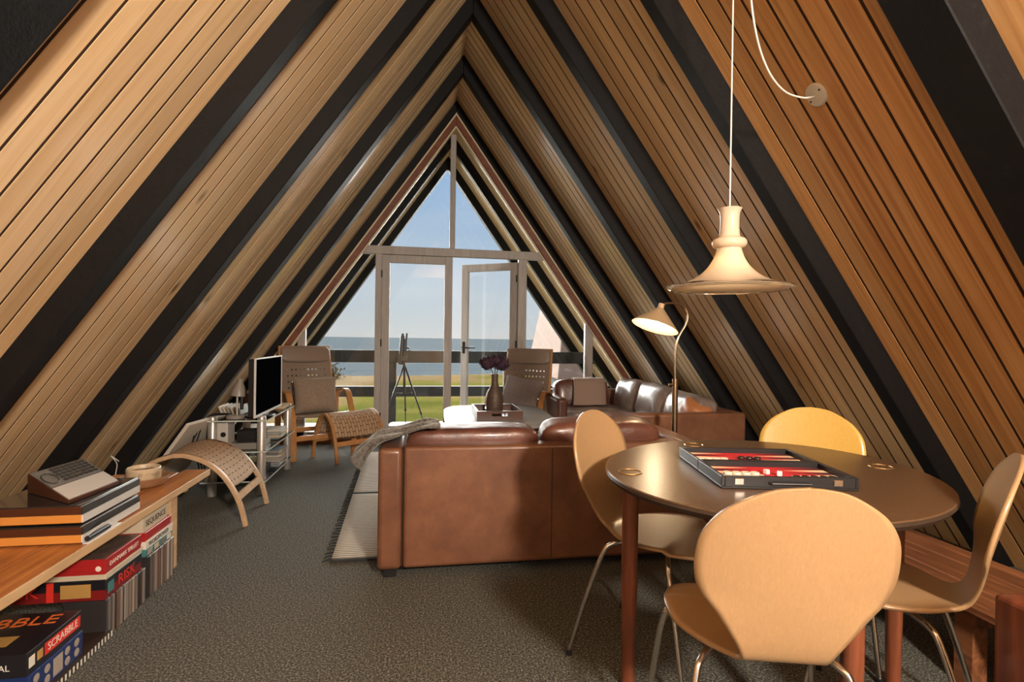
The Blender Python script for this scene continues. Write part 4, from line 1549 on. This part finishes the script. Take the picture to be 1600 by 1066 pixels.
def stereo(z0, lab, x1=-1.152, y0=2.057, y1=2.44, h=0.066, grp='stereo units stacked on the bench'):
    t = thing('stereo_unit', lab, 'stereo', (x1 - 0.25, (y0 + y1) / 2, z0))
    t['group'] = grp
    x0 = x1 - 0.32
    MB().box((x0, y0, z0 + 0.006), (x1, y1, z0 + 0.034)).build('lower_case', HORANGE, t, bevel=0.0015, seg=1)
    MB().box((x0, y0, z0 + 0.0345), (x1, y1, z0 + h - 0.004)).build('upper_case', HBROWN, t, bevel=0.002, seg=1)
    MB().box((x0 + 0.003, y0 + 0.003, z0 + h - 0.0038), (x1 - 0.003, y1 - 0.003, z0 + h)).build('glass_lid', HGLASS, t, bevel=0.001, seg=1)
    MB().box((x1 + 0.0003, y0 + 0.004, z0 + 0.006), (x1 + 0.005, y1, z0 + 0.033)).build('front_band', ALU, t)
    MB().box((x1 + 0.0003, y0 + 0.004, z0 + 0.0345), (x1 + 0.004, y1, z0 + h - 0.006)).build('dark_window', HGLASS, t)
    for y in (y0 + 0.04, y1 - 0.04):
        MB().box((x1 - 0.06, y - 0.01, z0), (x1 - 0.04, y + 0.01, z0 + 0.006)).build('foot', PLASTB, t)
    return t


stereo(BZ, 'brown and amber stereo unit resting directly on the bench, lower of the stack')
stereo(BZ + 0.070, 'brown and amber stereo unit under the keypad, upper of the stack')
# keypad unit leaning on top
ku = thing('control_unit', 'wedge-shaped control unit with a dial and rows of keys atop the stereo stack', 'stereo', (-1.3, 2.3, 0.55))
zt_ = BZ + 0.1365
A0, A1, A2, A3 = Vector((-1.185, 2.02, zt_ + 0.012)), Vector((-1.178, 2.30, zt_ + 0.012)), Vector((-1.425, 2.52, zt_ + 0.085)), Vector((-1.425, 2.24, zt_ + 0.085))
A0 = Vector((-1.20, 2.075, zt_ + 0.014))
A1 = Vector((-1.17, 2.33, zt_ + 0.014))
A2 = Vector((-1.395, 2.50, zt_ + 0.070))
A3 = Vector((-1.435, 2.245, zt_ + 0.070))
low = [Vector((p.x, p.y, zt_ + 0.001)) for p in (A0, A1, A2, A3)]
MB().hexa(low + [A0, A1, A2, A3]).build('case', HBROWN, ku, bevel=0.001, seg=1)
ex, ey = (A1 - A0), (A3 - A0)
nn = ex.cross(ey).normalized()


def kp(u, v, h=0.0):
    a = A0 * (1 - u) * (1 - v) + A1 * u * (1 - v) + A2 * u * v + A3 * (1 - u) * v
    return a + nn * h


def kpatch(u0_, u1_, v0_, v1_, h, name, matl, parent):
    vs = [kp(u0_, v0_, 0.0002), kp(u1_, v0_, 0.0002), kp(u1_, v1_, 0.0002), kp(u0_, v1_, 0.0002), kp(u0_, v0_, h), kp(u1_, v0_, h), kp(u1_, v1_, h), kp(u0_, v1_, h)]
    return MB().hexa(vs), matl, parent, name


for (a_, c_, e_, g_, hh_, nm_, mt_) in ((0.02, 0.98, 0.02, 0.40, 0.003, 'white_panel', ALU), (0.02, 0.98, 0.43, 0.97, 0.003, 'key_panel', mat('grey_key_panel', (0.16, 0.17, 0.17), 0.4))):
    q = kpatch(a_, c_, e_, g_, hh_, nm_, mt_, ku)
    q[0].build(q[3], q[1], q[2])
KEY = mat('dark_key', (0.03, 0.032, 0.034), 0.4)
for i in range(7):
    for j in range(5):
        u, v = 0.30 + i * 0.095, 0.49 + j * 0.095
        q = kpatch(u, u + 0.07, v, v + 0.06, 0.006, 'key', KEY, ku)
        q[0].build('key', KEY, ku)
mb = MB()
pts = [kp(0.15 + 0.11 * math.cos(2 * PI * i / 28), 0.66 + 0.17 * math.sin(2 * PI * i / 28), 0.005) for i in range(29)]
mb.tube(pts, 0.0022, 6, caps=False)
mb.build('dial', KEY, ku)

# pen-like black clip and cassette on the bench edge in front of the lower unit
rc = thing('tablet_stand', 'black and silver folding stand lying on the bench edge in front of the stereo units', 'stand', (-1.14, 2.12, BZ))
MB().box((-1.148, 2.06, BZ), (-1.129, 2.27, BZ + 0.005)).build('plate', ALU, rc, bevel=0.001, seg=1)
MB().tube([(-1.139, 2.07, BZ + 0.016), (-1.139, 2.20, BZ + 0.016)], 0.009, 12).build('roller', PLASTB, rc, smooth=True)
MB().tube([(-1.139, 2.075, BZ + 0.028), (-1.136, 2.16, BZ + 0.040)], 0.003, 8).build('arm', ALU, rc)

# bowl stack and mug
STON = speckle('speckled_stoneware', [(0.28, (0.10, 0.06, 0.035)), (0.45, (0.50, 0.40, 0.27)), (0.75, (0.58, 0.48, 0.34))], 22, 0.4, 0.1)
BAM = wood('brown_bamboo_dish', (0.36, 0.20, 0.10), (0.20, 0.10, 0.05), 0.45, (10, 10, 40))
cx, cy = -1.315, 2.83
dz_ = MB().lathe([(0.060, 0), (0.088, 0.006), (0.104, 0.026), (0.108, 0.046), (0.103, 0.046), (0.096, 0.024), (0.05, 0.010), (0, 0.010)], (cx, cy, BZ), 40).build('dish', BAM, smooth=True)
tag(dz_, 'round brown dish on the bench beneath the stoneware cup', 'dish')
mg = thing('stoneware_cup', 'wide speckled stoneware cup standing in the brown dish on the bench', 'cup', (cx, cy, BZ + 0.011))
MB().lathe([(0.045, 0.0), (0.062, 0.006), (0.072, 0.025), (0.073, 0.072), (0.069, 0.078), (0.066, 0.072), (0.062, 0.03), (0.0, 0.018)], (cx, cy, BZ + 0.011), 40).build('cup_body', STON, mg, smooth=True)
MB().lathe([(0.064, 0.060), (0.0, 0.061)], (cx, cy, BZ + 0.011), 30).build('coffee', mat('coffee', (0.06, 0.025, 0.012), 0.1), mg)
MB().tube(bez([(cx + 0.02, cy - 0.07, BZ + 0.07), (cx + 0.03, cy - 0.10, BZ + 0.055), (cx + 0.02, cy - 0.072, BZ + 0.03)], 6), 0.006, 8).build('handle', STON, mg, smooth=True)

# ------------------------------------------------------------------ things under the bench
CDC = [mat('jewel_case_%s' % s_, c_, 0.25, coat=0.4) for s_, c_ in (('dark', (0.03, 0.028, 0.03)), ('brown', (0.15, 0.11, 0.09)), ('grey', (0.22, 0.20, 0.18)), ('pale', (0.36, 0.32, 0.28)), ('rust', (0.13, 0.075, 0.06)), ('blue', (0.08, 0.075, 0.08)))]
rnd = random.Random(11)
ORD = 'first second third fourth fifth sixth seventh eighth ninth tenth eleventh twelfth thirteenth fourteenth fifteenth sixteenth seventeenth eighteenth nineteenth twentieth'.split()
ORD += ['twenty-' + q for q in ORD[:9]] + ['thirtieth'] + ['thirty-' + q for q in ORD[:5]]
CDN = ['black', 'brown', 'grey', 'pale', 'reddish brown', 'charcoal']


def cds(y0, y1, h, dep, lab, grp, x1=-1.142):
    protos = {}
    y = y0
    cnt = 0
    while y + 0.0100 < y1:
        k = rnd.choice([0, 1, 1, 2, 2, 3, 4, 5]) if y > y0 else 0
        if k not in protos:
            o = MB().box((-dep, 0, 0), (0, 0.0096, h)).build('cd_case', CDC[k], bevel=0.0008, seg=1)
            protos[k] = o
        else:
            o = protos[k].copy()
            COL.objects.link(o)
        o.location = (x1 + rnd.uniform(-0.002, 0.002), y, 0.002)
        tag(o, '%s disc case, %s from the near end of the row %s' % (CDN[k], ORD[cnt], lab), 'cd', grp)
        cnt += 1
        y += 0.0103


cds(2.195, 2.485, 0.142, 0.14, 'beneath the strategy game', 'disc cases under the trivia box')
cds(2.500, 2.750, 0.178, 0.14, 'beside the bench leg', 'disc cases beside the bench leg')


def gbox(name, lab, x1, y0, y1, z0, z1, dep, side, lidc, top=None, lid=0.6, grp=None, cat='board game'):
    t = thing(name, lab, cat, (x1 - dep / 2, (y0 + y1) / 2, z0))
    if grp:
        t['group'] = grp
    zm = z0 + (z1 - z0) * (1 - lid)
    MB().box((x1 - dep + 0.002, y0 + 0.002, z0), (x1 - 0.002, y1 - 0.002, zm)).build('box_base', side, t)
    MB().box((x1 - dep, y0, zm), (x1, y1, z1)).build('box_lid', lidc, t, bevel=0.001, seg=1)
    return t


RX = (PI / 2, 0, PI / 2)
FXR = (PI / 2, 0, 0)
RED = mat('box_red', (0.36, 0.016, 0.018), 0.35, coat=0.3)
DRED = mat('box_dark_red', (0.18, 0.012, 0.012), 0.35, coat=0.3)
BLK_ = mat('box_black', (0.012, 0.012, 0.016), 0.3, coat=0.4)
NAVY = mat('box_navy', (0.012, 0.03, 0.13), 0.35, coat=0.3)
CRM = mat('box_cream', (0.55, 0.48, 0.36), 0.5)
TEAL = mat('box_teal', (0.06, 0.20, 0.21), 0.4)
WHT = mat('print_white', (0.72, 0.68, 0.60), 0.5)
PRED = mat('print_red', (0.62, 0.03, 0.02), 0.5)
PORG = mat('print_orange', (0.72, 0.16, 0.03), 0.5)
PBLK = mat('print_black', (0.015, 0.015, 0.015), 0.5)
GOLDP = mat('print_gold', (0.40, 0.24, 0.07), 0.5)

# over the first row of cases
bx_ = gbox('strategy_game_box', 'dark strategy game box lying directly on the disc cases under the pale thin box', -1.142, 2.190, 2.450, 0.148, 0.222, 0.40, DRED, BLK_, lid=0.5)
text('lettering', 'RISK', 0.055, PRED, bx_, (-1.1412, 2.335, 0.183), RX, sx=1.15)
text('lettering', 'RISK', 0.055, PRED, bx_, (-1.43, 2.1893, 0.185), FXR, sx=1.3)
MB().box((-1.1418, 2.205, 0.165), (-1.1410, 2.245, 0.205)).build('emblem', TEAL, bx_)
MB().box((-1.29, 2.1885, 0.16), (-1.19, 2.1895, 0.210)).build('emblem', GOLDP, bx_)
MB().box((-1.335, 2.1884, 0.150), (-1.312, 2.1895, 0.222)).build('price_band', PRED, bx_)
bx_ = gbox('thin_game_box', 'thin cream box between the dark strategy game and the red trivia box', -1.140, 2.192, 2.452, 0.223, 0.243, 0.38, CRM, CRM, lid=0.5)
bx_ = gbox('trivia_game_box', 'red trivia game box with white words, on top of the thin cream box', -1.142, 2.187, 2.447, 0.244, 0.300, 0.27, RED, RED, lid=0.75)
text('lettering', 'DANMARK SPILLET', 0.024, WHT, bx_, (-1.1412, 2.318, 0.272), RX, sx=1.02)
MB().box((-1.405, 2.193, 0.3002), (-1.150, 2.441, 0.3008)).build('cover_picture', speckle('dark_cover_print', [(0.3, (0.03, 0.025, 0.025)), (0.7, (0.16, 0.12, 0.10))], 25, 0.3, 0), bx_)
MB().lathe([(0.010, 0), (0.0, 0.0006)], n=20, M=Matrix.Translation((-1.165, 2.1868, 0.266)) @ Matrix.Rotation(PI / 2, 4, 'X')).build('emblem', WHT, bx_)
MB().box((-1.36, 2.1862, 0.250), (-1.30, 2.1868, 0.285)).build('emblem', DRED, bx_)
# over the second row
bx_ = gbox('photo_game_box', 'teal board game box with small pictures resting on the disc cases beside the bench leg', -1.145, 2.49, 2.735, 0.184, 0.216, 0.27, TEAL, TEAL, lid=0.5)
for k in range(4):
    MB().box((-1.1448, 2.505 + k * 0.058, 0.189), (-1.1440, 2.545 + k * 0.058, 0.211)).build('picture', (CDC[3], CRM, CDC[2], WHT)[k], bx_)
bx_ = gbox('word_game_box', 'white word game box above the teal one beneath the bench', -1.143, 2.488, 2.735, 0.217, 0.250, 0.27, WHT, WHT, lid=0.5)
text('lettering', 'WORDPOWER', 0.027, PBLK, bx_, (-1.1425, 2.60, 0.233), RX)
bx_ = gbox('flat_game_box', 'plain red board game box between the white and the cream one', -1.146, 2.486, 2.725, 0.251, 0.290, 0.27, RED, RED, lid=0.5)
bx_ = gbox('card_game_box', 'cream board game box at the very top of the far pile touching the bench', -1.152, 2.480, 2.700, 0.291, 0.352, 0.26, CRM, CRM, lid=0.5)
text('lettering', 'SEQUENCE', 0.036, PBLK, bx_, (-1.1514, 2.59, 0.323), RX)
# near pile
bx_ = gbox('letter_game_box', 'black letter tile game box on top of the nearest pile under the bench', -1.142, 1.790, 2.050, 0.112, 0.182, 0.40, BLK_, BLK_, lid=0.6)
text('lettering', 'SCRABBLE', 0.034, WHT, bx_, (-1.1412, 1.955, 0.150), RX, sx=0.95)
MB().box((-1.1416, 1.868, 0.131), (-1.1414, 2.042, 0.169)).build('name_panel', PRED, bx_)
MB().box((-1.1418, 1.80, 0.132), (-1.1412, 1.825, 0.165)).build('letter_tile', WHT, bx_)
MB().box((-1.1418, 1.835, 0.135), (-1.1412, 1.86, 0.163)).build('emblem', GOLDP, bx_)
text('lettering', 'SCRABBLE', 0.085, PORG, bx_, (-1.37, 1.975, 0.1825), (0, 0, 0.12))
text('lettering', 'ORIGINAL', 0.026, WHT, bx_, (-1.245, 1.7893, 0.143), FXR)
MB().box((-1.33, 1.84, 0.1822), (-1.23, 1.90, 0.1826)).build('cover_picture', GOLDP, bx_)
bx_ = gbox('blue_game_box', 'blue board game box printed with small pale discs under the black tile game', -1.140, 1.800, 2.055, 0.030, 0.110, 0.40, NAVY, NAVY, lid=0.75)
for k in range(5):
    for j in range(2):
        if k == 2:
            continue
        MB().lathe([(0.0135, 0), (0.0, 0.0007)], n=20, M=Matrix.Translation((-1.1398, 1.83 + k * 0.048, 0.052 + j * 0.034)) @ Matrix.Rotation(PI / 2, 4, 'Y')).build('printed_disc', CDC[3], bx_)
MB().box((-1.1398, 1.905, 0.040), (-1.1392, 1.95, 0.098)).build('printed_board', CDC[3], bx_)
tf = thing('inlaid_board', 'flat dark board with a black and white checkered edge on the floor', 'board game', (-1.3, 1.9, 0))
MB().box((-1.52, 1.72, 0.001), (-1.128, 2.205, 0.028)).build('board', mat('dark_board', (0.03, 0.018, 0.012), 0.4), tf)
mb, mb2 = MB(), MB()
y = 1.73
k = 0
while y < 2.2:
    (mb if k % 2 else mb2).box((-1.1279, y, 0.004), (-1.1268, y + 0.0095, 0.024))
    y += 0.010
    k += 1
mb.build('pale_inlay', WHT, tf)
mb2.build('dark_inlay', PBLK, tf)

# ------------------------------------------------------------------ glass television stand
SX0, SX1, SY0, SY1 = -1.50, -1.07, 3.99, 4.84
st_ = thing('tv_stand', 'three-tier glass stand with silver posts carrying the television', 'tv stand', ((SX0 + SX1) / 2, 4.4, 0))
for z in (0.105, 0.315, 0.535):
    gsh = MB().box((SX0, SY0, z - 0.004), (SX1, SY1, z + 0.004)).build('glass_shelf', TINTG, st_)
    MB().box((SX1 - 0.0002, SY0, z - 0.004), (SX1 + 0.002, SY1, z + 0.004)).box((SX0, SY0 - 0.002, z - 0.004), (SX1 + 0.002, SY0, z + 0.004)).build('polished_edge', GLASSEDGE, gsh)
SIL = mat('silver_tube', (0.50, 0.47, 0.44), 0.35, 0.6)
for x in (SX0 + 0.06, SX1 - 0.045):
    for y in (SY0 + 0.05, SY1 - 0.05):
        MB().lathe([(0.028, 0.0), (0.030, 0.01), (0.030, 0.555), (0.026, 0.562), (0, 0.562)], (x, y, 0), 24).build('post', SIL, st_, smooth=True)

tv = thing('television', 'flat black television with a thin silver bezel on the glass stand', 'television', (-1.13, 4.24, 0.54))
MB().box((-1.165, 3.895, 0.575), (-1.125, 4.585, 0.975)).build('housing', PLASTB, tv, bevel=0.004)
mb = MB()
mb.box((-1.127, 3.89, 0.568), (-1.115, 4.59, 0.584)).box((-1.127, 3.89, 0.972), (-1.115, 4.59, 0.982)).box((-1.127, 3.89, 0.584), (-1.115, 3.90, 0.972)).box((-1.127, 4.58, 0.584), (-1.115, 4.59, 0.972))
mb.build('bezel', ALU, tv)
MB().box((-1.1255, 3.90, 0.584), (-1.1200, 4.58, 0.972)).build('screen', mat('black_screen', (0.002, 0.002, 0.003), 0.3, spec=0.0), tv)
MB().box((-1.155, 4.18, 0.548), (-1.135, 4.30, 0.58)).build('neck', PLASTB, tv)
MB().lathe([(0.115, 0), (0.112, 0.006), (0.0, 0.009)], (-1.19, 4.24, 0.5405), 40).build('base', PLASTB, tv, smooth=True)

dl = thing('desk_lamp', 'small grey desk lamp behind the television on the glass stand', 'lamp', (-1.315, 4.12, 0.54))
GREYP = mat('warm_grey_enamel', (0.28, 0.25, 0.22), 0.4)
MB().lathe([(0.062, 0), (0.062, 0.015), (0.056, 0.022), (0, 0.022)], (-1.315, 4.12, 0.5395), 32).build('base', GREYP, dl, smooth=True)
MB().tube([(-1.305, 4.12, 0.56), (-1.305, 4.12, 0.72)], 0.007, 10).build('stem', SIL, dl, smooth=True)
MB().tube([(-1.275, 4.12, 0.60), (-1.270, 4.12, 0.70)], 0.012, 10).build('switch_knob', PLASTB, dl, smooth=True)
Ml = Matrix.Translation((-1.285, 4.12, 0.815)) @ Vector((-0.10, 0, -1)).to_track_quat('Z', 'Y').to_matrix().to_4x4()
MB().lathe([(0.012, -0.01), (0.018, 0.0), (0.020, 0.02), (0.034, 0.045), (0.050, 0.085), (0.054, 0.115), (0.050, 0.115), (0.03, 0.045)], n=32, M=Ml).build('lamp_shade', GREYP, dl, smooth=True)

sp_ = thing('loudspeaker', 'small pale loudspeaker with a round hole on the middle shelf of the glass stand', 'speaker', (-1.385, 4.08, 0.32))
MB().box((-1.43, 4.055, 0.3195), (-1.345, 4.20, 0.522)).build('cabinet', mat('pale_grey_plastic', (0.50, 0.48, 0.45), 0.45), sp_, bevel=0.006)
MB().lathe([(0.018, 0), (0.018, 0.002), (0.0, 0.002)], n=24, M=Matrix.Translation((-1.375, 4.055, 0.430)) @ Matrix.Rotation(PI / 2, 4, 'X')).build('bass_port', PLASTB, sp_)
bb = MB().box((-1.30, 4.10, 0.365), (-1.135, 4.25, 0.445)).build('set_top_box', PLASTB, bevel=0.003)
tag(bb, 'black box standing on the silver player on the middle shelf', 'electronics')
pl_ = MB().box((-1.335, 4.06, 0.3195), (-1.13, 4.33, 0.3645)).build('disc_player', mat('silver_player', (0.36, 0.35, 0.33), 0.35, 0.5), bevel=0.003)
tag(pl_, 'flat silver disc player under the black box on the middle shelf', 'electronics')
lo = MB().box((-1.42, 4.08, 0.1095), (-1.13, 4.35, 0.165)).build('disc_player', PLASTB, bevel=0.003)
tag(lo, 'wide black player on the bottom shelf of the glass stand', 'electronics')

PAPC = [mat('paper_%s' % a, c_, 0.7) for a, c_ in (('white', (0.62, 0.60, 0.55)), ('cream', (0.52, 0.44, 0.31)), ('grey', (0.30, 0.30, 0.29)), ('blue', (0.16, 0.20, 0.24)), ('tan', (0.36, 0.24, 0.13)))]
rnd = random.Random(5)


PAPN = ['white', 'cream', 'grey', 'slate blue', 'tan']


def pile(n_, x, y, z, w_, d_, lab, grp, hmin=0.006, hmax=0.012, cat='magazine', zmax=9):
    for k in range(n_):
        h = rnd.uniform(hmin, hmax)
        if z + h > zmax:
            break
        a = rnd.uniform(-0.10, 0.10)
        ci = rnd.randrange(5)
        M_ = Matrix.Translation((x + rnd.uniform(-0.008, 0.008), y + rnd.uniform(-0.012, 0.012), z)) @ Rz(a)
        o = MB().box((-w_ / 2, -d_ / 2, 0.0003), (w_ / 2, d_ / 2, h), M_).build('magazine', PAPC[ci])
        tag(o, '%s magazine, %s from the bottom of the pile %s' % (PAPN[ci], ORD[k], lab), cat, grp)
        z += h


pile(3, -1.17, 4.66, 0.540, 0.16, 0.21, 'on the top glass shelf', 'magazines on the top shelf', zmax=0.575)
pile(9, -1.175, 4.56, 0.3195, 0.17, 0.23, 'on the middle glass shelf', 'magazines on the middle shelf', zmax=0.46)
pile(16, -1.165, 4.50, 0.1095, 0.17, 0.20, 'on the lowest glass shelf', 'magazines on the lowest shelf', zmax=0.29)
for k in range(6):
    M_ = Matrix.Translation((-1.455 + 0.026 * k, 4.36, 0.541)) @ Matrix.Rotation(math.radians(-24), 4, 'Y')
    h_ = 0.07 if k < 3 else 0.065
    o = MB().box((0, -0.10, 0), (0.010, 0.10, h_), M_).build('record_sleeve', PAPC[(0, 1, 2, 1, 4, 0)[k]])
    tag(o, '%s booklet leaning behind the desk lamp, %s from the slope side' % (('white', 'cream', 'grey', 'cream', 'tan', 'white')[k], ORD[k]), 'booklet', 'booklets leaning behind the desk lamp')
# white board leaning under the slope
Mw = Matrix.Translation((-1.60, 4.05, 0.34)) @ Matrix.Rotation(math.radians(-8), 4, 'Z') @ Matrix.Rotation(math.radians(35), 4, 'Y')
wb = MB().box((-0.012, -0.27, -0.405), (0.012, 0.20, 0.26), Mw).build('leaning_board', mat('cream_panel', (0.58, 0.53, 0.46), 0.6), bevel=0.003)
tag(wb, 'cream panel leaning against the left slope beside the glass stand', 'panel')
cb = thing('cable_bundle', 'tangle of black cables hanging behind the glass stand', 'cable', (-1.52, 3.97, 0))
for k in range(3):
    rnd2 = random.Random(k + 2)
    pts = bez([(-1.40 + 0.01 * k, 4.3, 0.545), (-1.47, 4.05, 0.553 + 0.006 * k), (-1.515, 3.96, 0.50 - 0.05 * k), (-1.53 - 0.01 * k, 3.95, 0.35), (-1.50 + 0.02 * k, 3.97, 0.20), (-1.58 - 0.02 * k, 3.95, 0.05), (-1.70, 3.9 - 0.05 * k, 0.008)], 8)
    MB().tube(pts, 0.0045, 8).build('cable', PLASTB, cb, smooth=True)
wc = thing('white_cable', 'thin white cable looping on the slope foot behind the cup', 'cable', (-1.62, 3.2, 0.4))
pts = bez([(-1.55, 3.05, 0.408), (-1.60, 3.16, 0.44), (-1.66, 3.22, 0.47), (-1.64, 3.26, 0.43), (-1.70, 3.30, 0.45)], 8)
MB().tube(pts, 0.0022, 8).build('cable', PLASTW, wc, smooth=True)
